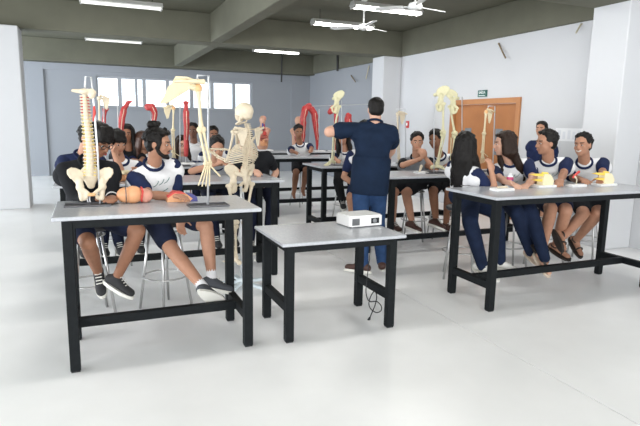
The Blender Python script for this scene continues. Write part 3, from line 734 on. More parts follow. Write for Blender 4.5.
person('student half hidden behind the teacher with one arm hanging straight down', hipat(364, 6.10), D(364, 148, 6.05), D(366, 131, 6.05), -5, (10, 0, 0),
       hands=[D(380, 170, 5.9), D(356, 186, 5.86)], el=[D(384, 165, 6.1), D(349, 168, 6.05)], curl=(0.5, 0.5),
       legs=[((372, 196), (370, 226), False), ((351, 198), (355, 225), False)],
       sk='tan', hair='short', bmat=m_navy, vox=0.012)
# ---- second table on the left
person('boy with thick black hair bending over small bones behind the arm skeleton', hipat(215, 6.08), D(216, 165, 5.98), D(217, 149, 5.88), 0, (-2, 14, 0),
       hands=[D(229, 164, 5.66), D(214, 165, 5.66)], el=[D(236, 172, 5.8), D(190, 172, 5.8)], curl=(0.8, 0.8),
       sk='tan', hair='quiff', shirt=m_grey, sleeve=m_navy, vox=0.012, shmat=m_shoeb, bottom='jeans', bmat=m_navyd)
person('student in a black T-shirt behind the full skeleton, fist resting on the table', hipat(258, 6.08), D(252, 154, 6.0), D(244, 141, 5.93), 0, (-20, 18, 0),
       hands=[D(270, 182, 5.95), Z(258, 172.5, TZ+0.02)], el=[D(280, 175, 6.2), D(236, 176, 5.9)], curl=(0.6, 1.3),
       feet=[D(268, 240, 5.6), D(250, 240, 5.6)], sk='pale', hair='short', shirt=m_black, sleeve=m_black, bottom='jeans', bmat=m_navyd, vox=0.012, shmat=m_shoebr)
person('student propping his head on one hand, half hidden by the black jacket', hipat(121, 6.08), D(121, 160, 5.98), D(117, 143, 5.92), 5, (25, 16, 0),
       hands=[Z(136, 174, TZ), D(114, 153, 5.80)], el=[D(138, 172, 6.0), Z(119, 172, 1.02)], curl=(0.5, 0.7),
       sk='tan', hair='fringe', shirt=m_white, sleeve=m_navy, vox=0.012, bottom='jeans', bmat=m_navyd)
person('student in navy leaning in, mostly hidden behind the jacket and spine', hipat(82, 6.08), D(82, 154, 6.0), D(89, 138, 5.95), 10, (45, 12, 0),
       hands=[Z(100, 175, TZ), Z(84, 176, TZ)], sk='tan', hair='short', shirt=m_navy, sleeve=m_navy, vox=0.013, bottom='jeans', bmat=m_navyd)
# ---- third row on the left
person('girl with long black hair in dark clothes farther back on the left', hipat(128, 7.9), D(129, 150, 7.85), D(127, 134, 7.8), 0, (-10, 4, 0),
       hands=[Z(140, 164, TZ), Z(124, 164, TZ)], sk='brown', hair='long', shirt=m_black, sleeve=m_black, vox=0.014, bottom='jeans', bmat=m_navyd)
person('girl with reddish brown hair mostly hidden behind the hair bun student', hipat(145, 7.9), D(145, 155, 7.85), D(143, 141, 7.8), 0, (40, 6, 0),
       hands=[Z(156, 164, TZ), Z(146, 164, TZ)], sk='tan', hair='long', hmat=mat('red_brown_hair', (0.075, 0.03, 0.018), 0.45, noise=0.5, nscale=60), vox=0.014, bottom='jeans', bmat=m_navyd)
person('girl with glasses and brown hair in a grey shirt between the arm skeletons', hipat(183, 7.9), D(183, 160, 7.85), D(182, 145, 7.8), 0, (8, 6, 0),
       hands=[Z(194, 166, TZ), Z(176, 166, TZ)], sk='pale', hair='long', hmat=m_hairb, shirt=m_grey, vox=0.014, glasses=True, bottom='jeans', bmat=m_navyd)
person('dark-skinned boy in white sitting below the red arm model', V((D(194, 150, 9.0).x, 9.0, 0.84)), D(194, 143, 8.95), D(193, 131, 8.93), 0, (-20, 4, 0),
       sk='dark', hair='short', shirt=m_white, sleeve=m_white, vox=0.015)
person('student whose dark hair shows just above the thick black hair boy', V((D(214, 150, 8.3).x, 8.3, 0.84)), D(214, 150, 8.25), D(213, 135, 8.22), 0, (0, 4, 0),
       sk='brown', hair='short', shirt=m_white, vox=0.015)
# ---- far tables
person('student in white and navy leaning on the far table before the torso models', hipat(301, 9.3), D(300, 144, 9.2), D(298.5, 132, 9.15), -10, (-12, 12, 0),
       hands=[Z(314, 157, TZ), Z(303, 158, TZ)], curl=(0.5, 0.5), legs=[((306, 171), (303, 190), False), ((296, 173), (294, 192), True)],
       sk='brown', hair='short', bmat=m_black, shoes='none', vox=0.014)
person('dark-haired student with a white collar behind the raised elbow', hipat(345, 7.55), D(345, 151, 7.48), D(343, 137, 7.45), -20, (-32, 12, 0),
       hands=[Z(352, 164, TZ), Z(340, 164, TZ)], legs=[((352, 181), (352, 202), False), ((338, 182), (342, 200), True)],
       sk='tan', hair='long', bottom='jeans', bmat=m_black, shmat=m_shoeb, vox=0.013)
# ---- stools
stools = [(hipat(86, 4.47), 'stool under the student in the black jacket'), (hipat(163, 4.47), 'stool under the bearded student with the bun'),
          (hipat(463, 4.40), 'stool under the girl with long black hair'), (hipat(512, 4.42), 'stool under the girl with long brown hair'),
          (hipat(549, 4.44), 'stool under the boy with the dark quiff'), (hipat(588, 4.44), 'stool under the smiling boy by the pillar'),
          (hipat(415, 6.12), 'stool under the boy with clasped hands'), (hipat(442, 6.12), 'stool under the boy beside the leg skeletons'),
          (hipat(364, 6.14), 'stool under the student hidden behind the teacher'), (hipat(215, 6.12), 'stool under the thick black hair boy'),
          (hipat(258, 6.12), 'stool under the student in the black T-shirt'), (hipat(121, 6.12), 'stool under the student propping his head'),
          (hipat(82, 6.12), 'stool under the hidden student in navy'), (hipat(301, 9.34), 'stool under the student before the torso models'),
          (hipat(345, 7.6), 'stool under the student with the white collar'), (V((pb.x, 5.93, 0)), 'stool under the boy against the white wall'),
          (hipat(128, 7.94), 'stool under the girl in dark clothes farther back'), (hipat(145, 7.94), 'stool under the girl with reddish brown hair'), (hipat(183, 7.94), 'stool under the girl with glasses'),
          (V((D(194, 150, 9.0).x, 9.03, 0)), 'stool under the dark-skinned boy in white'), (V((D(214, 150, 8.3).x, 8.33, 0)), 'stool under the student behind the thick black hair boy')]
for i, (p_, lab) in enumerate(stools): stool(p_.x, p_.y, lab, 0.2+0.37*i)
# ------------------------------------------------------------------ anatomical models
m_bone = mat('bone_cream', (0.68, 0.58, 0.38), 0.5, noise=0.12, nscale=40)
m_bonew = mat('bone_white', (0.66, 0.57, 0.43), 0.5, noise=0.12, nscale=40)
m_boney = mat('bone_yellowish', (0.66, 0.62, 0.40), 0.5, noise=0.12, nscale=40)
m_disc = mat('disc_orange', (0.70, 0.45, 0.22), 0.5); m_nerve = mat('nerve_yellow', (0.80, 0.62, 0.16), 0.5); m_artery = mat('artery_red', (0.55, 0.05, 0.04), 0.5)
m_cart = mat('cartilage_orange', (0.72, 0.42, 0.20), 0.5)
m_rodw = mat('stand_rod', (0.62, 0.64, 0.67), 0.35, metal=0.4)
m_rodd = mat('stand_dark', (0.10, 0.10, 0.11), 0.4, metal=0.5)
m_musc = mat('muscle_red', (0.46, 0.035, 0.035), 0.45, noise=0.45, nscale=22, col2=(0.28, 0.02, 0.02))
m_tend = mat('tendon_cream', (0.68, 0.52, 0.40), 0.5)
m_peach = mat('model_peach', (0.72, 0.36, 0.18), 0.5, noise=0.15, nscale=10); m_pink = mat('model_pink', (0.68, 0.33, 0.25), 0.5, noise=0.2, nscale=12)
m_organ = mat('organ_brown_red', (0.30, 0.07, 0.05), 0.4); m_vein = mat('vein_blue', (0.05, 0.05, 0.22), 0.4); m_skinm = mat('model_skin', (0.50, 0.28, 0.19), 0.5)
m_base = mat('model_base_white', (0.80, 0.80, 0.80), 0.5)
m_yel = mat('model_yellow', (0.85, 0.60, 0.10), 0.5); m_yelp = mat('model_pale_yellow', (0.80, 0.72, 0.48), 0.5)

def frame(a):
    F = fwd(a); return F, ZA.cross(F), ZA.copy()
def long_bone(a, b, r, ea=1.9, eb=1.9, mb=None):
    mb = mb or MB(); a = V(a); b = V(b); d = (b-a).normalized(); s = d.cross(YA); s = s.normalized() if s.length > 0.1 else XA
    mb.tube([a+(b-a)*t for t in (0, 0.1, 0.25, 0.5, 0.75, 0.9, 1)], [r*ea, r*1.35, r*1.02, r*0.95, r*1.02, r*1.35, r*eb], 8)
    for p_, e in ((a, ea), (b, eb)):
        mb.ell(p_+s*r*e*0.45, (XA, YA, ZA), (r*e, r*e, r*e*0.9), 8, 6); mb.ell(p_-s*r*e*0.45, (XA, YA, ZA), (r*e, r*e, r*e*0.9), 8, 6)
    return mb
def hip_bone(c, L, F, U, s, side, mb=None):
    """half pelvis: flared wing, socket, ischium and pubis around the obturator opening; c = socket"""
    mb = mb or MB(); o = L*side
    a1 = (o*0.93+F*0.36).normalized(); u1 = (U*0.97+o*0.10-F*0.15).normalized(); n1 = a1.cross(u1).normalized()
    out = [(0.012, 0.0), (0.030, 0.035), (0.052, 0.070), (0.072, 0.108), (0.070, 0.132), (0.045, 0.146), (0.010, 0.142), (-0.025, 0.122), (-0.046, 0.092), (-0.040, 0.060), (-0.025, 0.030), (-0.015, 0.0)]
    mb.prism([(x*s, y*s) for x, y in out], c, a1, u1, n1, 0.015*s)
    mb.tube([c+a1*x*s+u1*y*s for x, y in out[2:9]], 0.0095*s, 6)
    mb.rc(c+U*0.05*s, c, 0.022*s, 0.032*s, 10)
    q = c-U*0.055*s-o*0.028*s+F*0.018*s
    mb.tube([q+U*(0.036*math.cos(t))*s+(o*0.65+F*-0.35)*(0.030*math.sin(t))*s for t in [2*math.pi*i/12 for i in range(12)]], 0.0125*s, 7, True)
    mb.rc(c-F*0.004*s, q+o*0.02*s-U*0.034*s, 0.024*s, 0.019*s, 8)
    mb.rc(c+F*0.015*s, q-o*0.032*s+U*0.012*s+F*0.016*s, 0.016*s, 0.012*s, 8)
    mb.rc(c+U*0.075*s-F*0.05*s, c+U*0.06*s-F*0.075*s-o*0.03*s, 0.020*s, 0.018*s, 8)
    return mb
def foot_bones(an, fd, s, mb=None):
    mb = mb or MB(); fd = V(fd).normalized(); sd = fd.cross(ZA).normalized()
    mb.rc(an, an-ZA*0.03*s, 0.024*s, 0.022*s, 8); mb.rc(an-ZA*0.03*s, an-fd*0.055*s-ZA*0.05*s, 0.022*s, 0.024*s, 8)
    mb.rc(an-ZA*0.03*s, an+fd*0.06*s-ZA*0.04*s, 0.025*s, 0.020*s, 8)
    for i in range(5):
        a = an+fd*0.055*s-ZA*0.045*s+sd*(0.012*(i-2))*s; b = an+fd*(0.125-0.006*abs(i-1))*s-ZA*0.066*s+sd*(0.017*(i-2))*s; c = b+fd*(0.05-0.006*i)*s-ZA*0.004*s
        mb.rc(a, b, 0.009*s, 0.008*s, 6, cap=2); mb.rc(b+fd*0.004*s, c, 0.008*s, 0.006*s, 6, cap=2)
    return mb
def hand_bones(w, d, n, s, mb=None):
    mb = mb or MB(); d = V(d).normalized(); n = V(n); n = (n-d*n.dot(d)).normalized(); sd = d.cross(n)
    for i in range(7): mb.ell(w+d*(0.010+0.014*(i % 2))*s+sd*(0.011*(i-3)*0.75)*s, (XA, YA, ZA), (0.009*s, 0.009*s, 0.009*s), 7, 5)
    for i in range(4):
        a = w+d*0.03*s+sd*(0.012*(i-1.5))*s; dd = (d+sd*(0.11*(i-1.5))).normalized(); ln = (0.066, 0.066, 0.06, 0.054)[i]
        b = a+dd*ln*s; mb.rc(a, b, 0.0065*s, 0.007*s, 6, cap=2)
        for q in (0.042, 0.027, 0.019):
            c = b+dd*q*s; mb.rc(b+dd*0.004*s, c, 0.0062*s, 0.0052*s, 6, cap=2); b = c
    a = w+d*0.02*s+sd*0.024*s; dd = (d*0.6+sd*0.8).normalized()
    for q in (0.045, 0.032, 0.024): b = a+dd*q*s; mb.rc(a, b, 0.0072*s, 0.006*s, 6, cap=2); a = b+dd*0.003*s
    return mb
def scapula(c, out, down, n, s, mb=None):
    """triangular blade; c = shoulder socket, out points from the spine to the socket"""
    mb = mb or MB(); out = V(out).normalized(); down = V(down).normalized(); n = V(n).normalized()
    mb.prism([(-0.012*s, 0.0), (-0.03*s, -0.045*s), (-0.105*s, -0.03*s), (-0.10*s, 0.03*s), (-0.065*s, 0.125*s), (-0.05*s, 0.12*s)], c, out, down, n, 0.007*s)
    mb.tube([c+out*(-0.012)*s, c+out*(-0.05)*s+down*0.12*s], 0.006*s, 6); mb.tube([c-out*0.105*s-down*0.03*s, c-out*0.065*s+down*0.125*s], 0.005*s, 6)
    mb.rc(c-out*0.012*s, c, 0.014*s, 0.017*s, 8)
    mb.tube([c-out*0.10*s-down*0.01*s+n*0.006*s, c-out*0.04*s-down*0.028*s+n*0.018*s, c+out*0.02*s-down*0.040*s+n*0.016*s], [0.005*s, 0.009*s, 0.012*s], 6)
    mb.rc(c-out*0.02*s-down*0.03*s, c+out*0.012*s-down*0.022*s-n*0.02*s, 0.008*s, 0.007*s, 6)
    return mb
def tray_stand(t, x, y, z, w, dep, rod_pts, r=0.008, mrod=None):
    """flat bent-wire base on the table with an upright rod"""
    fr = MB(); ph = [(-w/2, -dep/2), (w/2, -dep/2), (w/2, dep/2), (-w/2, dep/2)]
    fr.tube([V((x+a, y+b, z+0.006)) for a, b in ph], 0.006, 6, True)
    fr.box((x-w/2, y-0.02, z), (x+w/2, y+0.02, z+0.006))
    mk('stand_base', fr, m_rodd, t)
    mk('stand_rod', MB().tube(rod_pts, r, 8), mrod or m_rodw, t, True)

# ---- spine with pelvis on the front left table
ys = 3.83
t = thing('spine_model', 'spine and pelvis skeleton model on a rod stand, front left table', 'spine model', (D(92, 204, ys).x, ys, H))
tray_stand(t, D(88, 206, ys).x, ys, H, 0.28, 0.13, [V((D(100.2, 206, ys).x, ys, H+0.004)), D(97.5, 150, ys-0.005), D(93.5, 100, ys), D(91, 77, ys), D(85.3, 76.5, ys), D(85, 88, ys)], 0.006)
L, F, U = XA, -YA, ZA
pc = D(91.3, 187, ys)       # centre between the sockets
for sd in (1, -1):
    mk('hip_bone', hip_bone(pc+L*(0.068*sd), L, F, U, 0.86, sd), m_bonew, t, remesh=0.006, sm=2)
mk('sacrum', MB().rc(D(90, 174, ys+0.045), D(91, 185, ys+0.05), 0.062, 0.026, 12, (YA, 0.45)), m_bonew, t, True)
mk('pubic_symphysis', MB().rc(pc-U*0.046+F*0.038+L*0.013, pc-U*0.046+F*0.038-L*0.013, 0.012, 0.012, 8), m_cart, t, True)
sp = [(89.5, 174), (90.2, 164), (89.8, 152), (88.6, 140), (87.4, 128), (86.2, 116), (85.3, 106), (84.6, 96)]
def spline(pts, n, y):
    out = []
    for i in range(n):
        f = i/(n-1)*(len(pts)-1); j = min(int(f), len(pts)-2); g = f-j
        out.append(D(pts[j][0]*(1-g)+pts[j+1][0]*g, pts[j][1]*(1-g)+pts[j+1][1]*g, y+0.02*math.sin(3.1*i/(n-1))))
    return out
vp = spline(sp, 24, ys+0.02)
for i, p_ in enumerate(vp):
    g = 1-i/23; w = 0.015+0.014*g; h_ = 0.0085+0.0025*g
    vb = MB().lathe(p_-ZA*h_, [(w*0.9, 0), (w*0.82, h_), (w*0.9, 2*h_)], 12)
    for sd in (1, -1): vb.rc(p_+L*(sd*w*0.8)+YA*0.012, p_+L*(sd*(w+0.012))+YA*0.016, 0.0055, 0.0045, 6, cap=2)
    vb.rc(p_+YA*0.015, p_+YA*0.048-ZA*0.012, 0.006, 0.004, 6, cap=2)
    vt = mk('vertebra', vb, m_bonew, t)
    if i < 23: mk('disc', MB().lathe((p_+vp[i+1])/2-ZA*0.002, [(w*0.84, 0), (w*0.84, 0.004)], 10), m_disc, vt)
    for sd in (1, -1): mk('nerve', MB().tube([p_+L*(sd*w*0.7)-ZA*0.008, p_+L*(sd*(w+0.009))-ZA*0.011-YA*0.004], 0.0032, 5), m_nerve if i < 18 else m_artery, vt)
oc = D(84, 91.5, ys)
mk('skull_base', MB().ell(oc, (XA, YA, ZA), (0.03, 0.03, 0.020)).ell(oc+V((0.045, 0, -0.012)), (XA, YA, ZA), (0.025, 0.025, 0.035)).rc(oc-XA*0.02, D(72.5, 90.5, ys), 0.015, 0.010, 8).rc(oc+XA*0.02, D(94, 94, ys)+ZA*0.01, 0.02, 0.016, 8), m_bonew, t, remesh=0.006, sm=2)
mk('artery', MB().tube([D(94, 106, ys-0.005), D(94.5, 112, ys-0.005), D(93.5, 121, ys)], [0.006, 0.010, 0.006], 6), m_artery, t, True)

# ---- orange model lying on the front left table
c1 = Z(131, 203, H); yo = c1.y
t = thing('organ_model', 'rounded orange and pink anatomy model lying beside the spine stand', 'anatomy model', (c1.x, yo, H))
fx = (XA, YA, ZA)
mk('left_lobe', MB().ell(D(126, 195.0, yo), fx, (0.062, 0.055, 0.054)), m_peach, t, True)
mk('middle_lobe', MB().ell(D(133, 194.5, yo-0.005), fx, (0.068, 0.060, 0.060)), m_peach, t, True)
mk('right_lobe', MB().ell(D(144.5, 195.5, yo), fx, (0.055, 0.052, 0.050)), m_pink, t, True)
mk('seam', MB().tube([D(131, 194.5, yo)+V((-0.035+0.014*math.cos(a)*0, -0.062*math.cos(a), 0.060*math.sin(a))) for a in [-1.2+0.3*i for i in range(10)]], 0.003, 5), m_rodd, t, True)
mk('red_band', MB().tube([D(141.5, 194.5, yo)+V((0.004*math.sin(3*a), -0.056*math.cos(a), 0.054*math.sin(a))) for a in [-1.0+0.3*i for i in range(9)]], [0.005, 0.008, 0.006, 0.009, 0.006, 0.009, 0.007, 0.008, 0.005], 6), m_artery, t, True)
# ---- small cut model by the bearded student's hand
c1 = Z(181, 201, H)
t = thing('section_model', 'small peach, red and dark blue cut model under the bearded student hand', 'anatomy model', c1)
x, y = c1.x, c1.y
mk('block', MB().prism([(-0.10, 0), (0.055, 0), (0.075, 0.02), (0.03, 0.055), (-0.05, 0.062), (-0.095, 0.03)], c1+V((0, 0, 0.001)), XA, ZA, YA, 0.09), m_peach, t)
mk('red_layer', MB().prism([(-0.095, 0.03), (-0.05, 0.062), (0.03, 0.055), (0.0, 0.068), (-0.05, 0.074), (-0.10, 0.042)], c1, XA, ZA, YA, 0.092), m_artery, t)
mk('dark_end', MB().prism([(0.055, 0.001), (0.11, 0.001), (0.105, 0.03), (0.075, 0.052), (0.035, 0.055), (0.073, 0.022)], c1, XA, ZA, YA, 0.088), m_vein, t)

# ---- arm skeleton on the front left table
def arm_skeleton(name, lab, y, top, rod_base, zb, sc_out, shoulder, elbow, wrist, tip, s, bone, scdown=(0, 0, -1), base_w=0.26, clav=True, hook=None, scn=(0.2, -1, 0), scs=1.0):
    b = Z(rod_base[0], rod_base[1], zb); b.y = y; b.x = D(rod_base[0], rod_base[1], y).x
    t = thing(name, lab, 'arm skeleton', (b.x, y, zb), 'arm skeletons on rod stands')
    S_, E_, W_, T_ = [D(p[0], p[1], y-0.02) for p in (shoulder, elbow, wrist, tip)]
    hk = D(hook[0], hook[1], y) if hook else S_+ZA*0.06
    tp = D(top[0], top[1], y)
    tray_stand(t, b.x, y, zb, base_w, 0.13, [V((b.x, y, zb+0.004)), tp, V((hk.x, y, tp.z-0.004)), V((hk.x, y, hk.z))], 0.007*max(s, 0.9))
    sc = mk('scapula', scapula(S_-V(sc_out).normalized()*0.025*s, sc_out, scdown, scn, s*scs), bone, t)
    if clav: mk('clavicle', MB().tube([S_+V((-0.0, -0.01, 0.035*s)), S_-V(sc_out).normalized()*0.07*s+V((0, -0.03, 0.045*s)), S_-V(sc_out).normalized()*0.14*s+V((0, -0.04, 0.03*s))], [0.009*s, 0.007*s, 0.010*s], 7), bone, t, True)
    mk('humeral_head', MB().ell(S_, fx, (0.026*s, 0.026*s, 0.026*s)), m_cart if bone is m_bone else bone, t, True)
    mk('humerus', long_bone(S_-ZA*0.01, E_, 0.0115*s, 1.6, 1.9), bone, t, True)
    d = (W_-E_).normalized(); sd = d.cross(YA).normalized()
    mk('ulna', long_bone(E_+sd*0.010*s, W_+sd*0.014*s, 0.0078*s, 1.7, 1.2), bone, t, True)
    mk('radius', long_bone(E_-sd*0.012*s-ZA*0.01, W_-sd*0.012*s, 0.0078*s, 1.3, 1.8), bone, t, True)
    mk('hand', hand_bones(W_, T_-W_, YA, s*((T_-W_).length/0.19)), bone, t, True)
    return t
arm_skeleton('arm_skeleton', 'large arm skeleton with shoulder blade hanging from a rod, front left table', 3.60, (208.5, 75.5), (208, 206.5), H, (0.988, 0, -0.153), (198, 88), (201.5, 129.5), (208, 163), (204, 186), 1.05, m_bone, scdown=(-0.706, 0, -0.708), hook=(197.5, 79), scs=1.3, scn=(0, -1, 0))

# ---- leg skeletons
def leg_skeleton(lab, y, hipc, knee, ankle, fdir_, rod_top, rod_base, zb, s, bone, side=1, fa=0):
    b = D(rod_base[0], rod_base[1], y); b.z = zb
    t = thing('leg_skeleton', lab, 'leg skeleton', (b.x, y, zb), 'leg skeletons on rod stands')
    C_, K_, A_ = [D(p[0], p[1], y) for p in (hipc, knee, ankle)]
    tp = D(rod_top[0], rod_top[1], y)
    tray_stand(t, b.x, y, zb, 0.26, 0.14, [V((b.x, y, zb+0.004)), tp, V((C_.x, y, tp.z)), V((C_.x, y, C_.z+0.02))], 0.006)
    Fv, Lv, Uv = frame(fa)
    mk('hip_bone', hip_bone(C_, Lv, Fv, Uv, s*1.2, side), bone, t, remesh=0.008, sm=2)
    hd = C_+Lv*(side*0.035*s)
    fm = long_bone(hd-ZA*0.03*s, K_+ZA*0.012, 0.013*s, 1.8, 2.2); fm.rc(hd-ZA*0.03*s, C_, 0.014*s, 0.022*s, 8)
    mk('femur', fm, bone, t, True)
    mk('tibia', long_bone(K_-ZA*0.025, A_, 0.0115*s, 2.2, 1.6), bone, t, True)
    mk('fibula', long_bone(K_-ZA*0.05+Lv*0.03*side*s+YA*0.01, A_+Lv*0.022*side*s, 0.0055*s, 1.5, 1.6), bone, t, True)
    mk('patella', MB().ell(K_-YA*0.032*s, fx, (0.02*s, 0.010*s, 0.022*s)), bone, t, True)
    mk('foot', foot_bones(A_, fdir_, s), bone, t, True)
leg_skeleton('yellowish leg skeleton whose foot stands before the boy with hands clasped', 5.35, (440.5, 101), (443, 133), (437, 163.5), (0.75, -0.6, -0.05), (434, 97), (434, 172), H, 1.0, m_boney, 1, -10)
leg_skeleton('yellowish leg skeleton half hidden by the black-haired girl head', 5.50, (453, 104), (454.5, 134), (452, 163), (0.5, -0.7, -0.05), (462, 97), (462, 170), H, 1.0, m_boney, -1, -50)
leg_skeleton('single leg skeleton at the end of a table left of the raised elbow', 6.62, (336.5, 104), (333.5, 133), (332, 159), (-0.85, -0.5, -0.05), (341.5, 100), (342, 166), H, 1.0, m_boney, 1, -20)
arm_skeleton('arm_skeleton', 'small arm skeleton in front of the wooden door between two girls', 5.36, (495, 106), (492.5, 172), H, (-0.9, -0.2, 0.2), (486, 112), (484, 133.5), (482.5, 152), (482.5, 164), 0.95, m_bone, hook=(488, 108), scn=(0.1, -1, 0))
arm_skeleton('arm_skeleton', 'pale arm skeleton on a stand right of the teacher head', 6.75, (405.5, 109), (405.5, 168), H, (-0.9, 0, 0.2), (397.5, 114), (398, 140), (399, 158), (399, 167), 1.0, m_bonew, hook=(396, 110))
arm_skeleton('arm_skeleton', 'thin pale arm skeleton rising behind the bearded student', 6.84, (180, 102), (180, 165), H, (0.9, 0, 0.2), (173.5, 108), (173, 130), (173.5, 152), (174, 163), 0.9, m_bone, hook=(172.5, 104))
arm_skeleton('arm_skeleton', 'thin pale arm skeleton just right of the spine model', 6.84, (104, 92.5), (104, 166), H, (-0.9, 0, 0.2), (99, 98), (99.5, 124), (101, 148), (101, 160), 0.9, m_bonew, hook=(98.5, 94), clav=False)

# ---- full skeleton on a wheeled stand
s = 0.93; yk = 4.72
F, L, U = frame(203)
hipc = D(240.5, 181, yk)
t = thing('full_skeleton', 'full human skeleton seen from behind, hanging on a wheeled stand', 'skeleton', (hipc.x, yk, 0))
for sd in (1, -1): mk('hip_bone', hip_bone(hipc+L*(0.085*sd*s), L, F, U, s*1.12, sd), m_bonew, t, remesh=0.006, sm=2)
mk('sacrum', MB().rc(hipc+U*0.10*s-F*0.06*s, hipc-U*0.01*s-F*0.075*s, 0.045*s, 0.015*s, 10, (F, 0.5)), m_bonew, t, True)
nk = D(247, 124, yk)
col = []
for i in range(24):
    g = i/23; p_ = hipc+U*0.13*s-F*0.055*s
    p_ = p_*(1-g)+(nk+U*0.0)*g - F*(0.035*s*math.sin(g*math.pi*1.15+0.3)) + F*0.02*s*math.sin(g*6.0)
    col.append(p_)
for i, p_ in enumerate(col):
    g = 1-i/23; w = (0.015+0.012*g)*s; h_ = 0.010*s if i < 17 else 0.0075*s
    vb = MB().lathe(p_-ZA*h_, [(w*0.9, 0), (w*0.8, h_), (w*0.9, 2*h_)], 10)
    for sd in (1, -1): vb.rc(p_+L*(sd*w*0.7)-F*0.015, p_+L*(sd*(w+0.020*s))-F*0.02, 0.006*s, 0.005*s, 6, cap=2)
    vb.rc(p_-F*0.015*s, p_-F*0.045*s-U*0.014*s, 0.0065*s, 0.0045*s, 6, cap=2)
    mk('vertebra', vb, m_bonew, t)
stc = col[13]+F*0.165*s
mk('sternum', MB().rc(stc+U*0.09*s, stc-U*0.09*s, 0.022*s, 0.014*s, 8, (F, 0.4)), m_bonew, t, True)
for i in range(12):
    v_ = col[5+i]; g = i/11.0                      # 0 = lowest
    wd = (0.115, 0.128, 0.137, 0.142, 0.143, 0.141, 0.136, 0.128, 0.118, 0.104, 0.086, 0.062)[i]*s*1.12
    for sd in (1, -1):
        pts = []
        full = 2.85 if i > 4 else 1.7+0.2*i
        for j in range(9):
            a = full*j/8
            pts.append(v_+L*(sd*(wd*math.sin(a)+0.015*s))+F*((0.085-0.085*math.cos(a)-0.02)*s*(0.75+0.25*g if i > 8 else 1))-U*(0.018+(0.04 if i < 4 else 0.07)*math.sin(a*0.55))*s)
        mk('rib', MB().tube(pts, 0.0056*s, 6), m_bonew, t, True)
SHS = []
for sd in (1, -1):
    sh_ = nk-U*0.075*s+L*(sd*(0.165 if sd > 0 else 0.135)*s)-F*0.01*s; SHS.append(sh_)
    mk('scapula', scapula(sh_-F*0.035*s, (L*sd+F*0.35).normalized(), -U, (-F+L*sd*0.3).normalized(), s*1.05), m_bonew, t)
    mk('clavicle', MB().tube([sh_+U*0.03*s, nk-U*0.055*s+L*(sd*0.08*s)+F*0.06*s, stc+U*0.10*s+L*(sd*0.025*s)], [0.009*s, 0.0065*s, 0.010*s], 7), m_bonew, t, True)
# own left arm (image left) holds out towards the students, own right hangs
shl, shr = SHS
el_ = D(227, 161, yk+0.05); wr_ = D(217, 156, yk+0.22)
ua = long_bone(shl, el_, 0.0115*s, 1.9, 1.9); mk('humerus', ua, m_bonew, t, True)
mk('forearm_bones', long_bone(el_+ZA*0.008, wr_+ZA*0.006, 0.0065*s, 1.6, 1.4, long_bone(el_-ZA*0.010, wr_-ZA*0.010, 0.0065*s, 1.6, 1.4)), m_bonew, t, True)
mk('hand', hand_bones(wr_, V((-0.5, 0.3, 0.35)), ZA, s), m_bonew, t, True)
er_ = shr-ZA*0.20*s+F*0.17*s+L*0.04; wrr = er_+F*0.14*s+ZA*0.02+L*0.14
mk('humerus', long_bone(shr, er_, 0.0115*s, 1.9, 1.9), m_bonew, t, True)
mk('forearm_bones', long_bone(er_+L*0.008, wrr+L*0.012, 0.0065*s, 1.6, 1.4, long_bone(er_-L*0.010, wrr-L*0.012, 0.0065*s, 1.6, 1.4)), m_bonew, t, True)
mk('hand', hand_bones(wrr, F*1.0+L*0.4, ZA, s), m_bonew, t, True)
# skull
hc = D(244.2, 112.5, yk); HFv = fwd(215); HLv = ZA.cross(HFv); f3 = (HLv, HFv, ZA)
sk_ = MB().ell(hc+ZA*0.012, f3, (0.074*s*1.05, 0.092*s*1.05, 0.078*s*1.05), 18, 12).ell(hc+HFv*0.055*s-ZA*0.035*s, f3, (0.052*s, 0.045*s, 0.055*s)).ell(hc-HFv*0.04*s-ZA*0.03*s, f3, (0.055*s, 0.045*s, 0.04*s))
for sd in (1, -1): sk_.rc(hc+HLv*(0.064*sd*s)-ZA*0.03*s, hc+HLv*(0.060*sd*s)+HFv*0.06*s-ZA*0.02*s, 0.011*s, 0.009*s, 8); sk_.rc(hc+HLv*(0.052*sd*s)-ZA*0.04*s-HFv*0.01, hc+HLv*(0.05*sd*s)-ZA*0.065*s-HFv*0.005, 0.013*s, 0.008*s, 8)
mk('skull', sk_, m_bonew, t, remesh=0.007, sm=2)
jw = MB()
for sd in (1, -1): jw.tube([hc+HLv*(0.052*sd*s)-ZA*0.03*s+HFv*0.008*s, hc+HLv*(0.048*sd*s)-ZA*0.085*s+HFv*0.015*s, hc+HLv*(0.02*sd*s)-ZA*0.11*s+HFv*0.085*s, hc-ZA*0.112*s+HFv*0.092*s], 0.010*s, 7)
mk('jaw', jw, m_bonew, t, True)
for sd, kp_, ap_, dy in ((1, (235.5, 224), (236, 257), 0.03), (-1, (245.5, 224), (246, 257), -0.03)):
    c_ = hipc+L*(0.09*sd*s); hd = c_+L*(0.05*sd*s)-U*0.015*s; K_ = D(kp_[0], kp_[1], yk); A_ = D(ap_[0], ap_[1], yk)
    fm = long_bone(hd-ZA*0.02, K_+ZA*0.012, 0.0135*s, 1.7, 2.2); fm.rc(hd-ZA*0.02, c_, 0.013*s, 0.022*s, 8)
    mk('femur', fm, m_bonew, t, True); mk('tibia', long_bone(K_-ZA*0.026, A_, 0.0115*s, 2.2, 1.6), m_bonew, t, True)
    mk('fibula', long_bone(K_-ZA*0.05+L*(0.03*sd*s), A_+L*(0.022*sd*s), 0.0055*s, 1.5, 1.6), m_bonew, t, True)
    mk('foot', foot_bones(A_, F, s), m_bonew, t, True)
bx_, by_ = hipc.x+0.01, yk+0.02
mk('stand_pole', MB().tube([(bx_, by_, 0.08), (bx_, by_, hipc.z-0.05)], 0.011, 8), m_rodw, t, True)
m_pale = mat('stand_pale_blue', (0.62, 0.70, 0.74), 0.4)
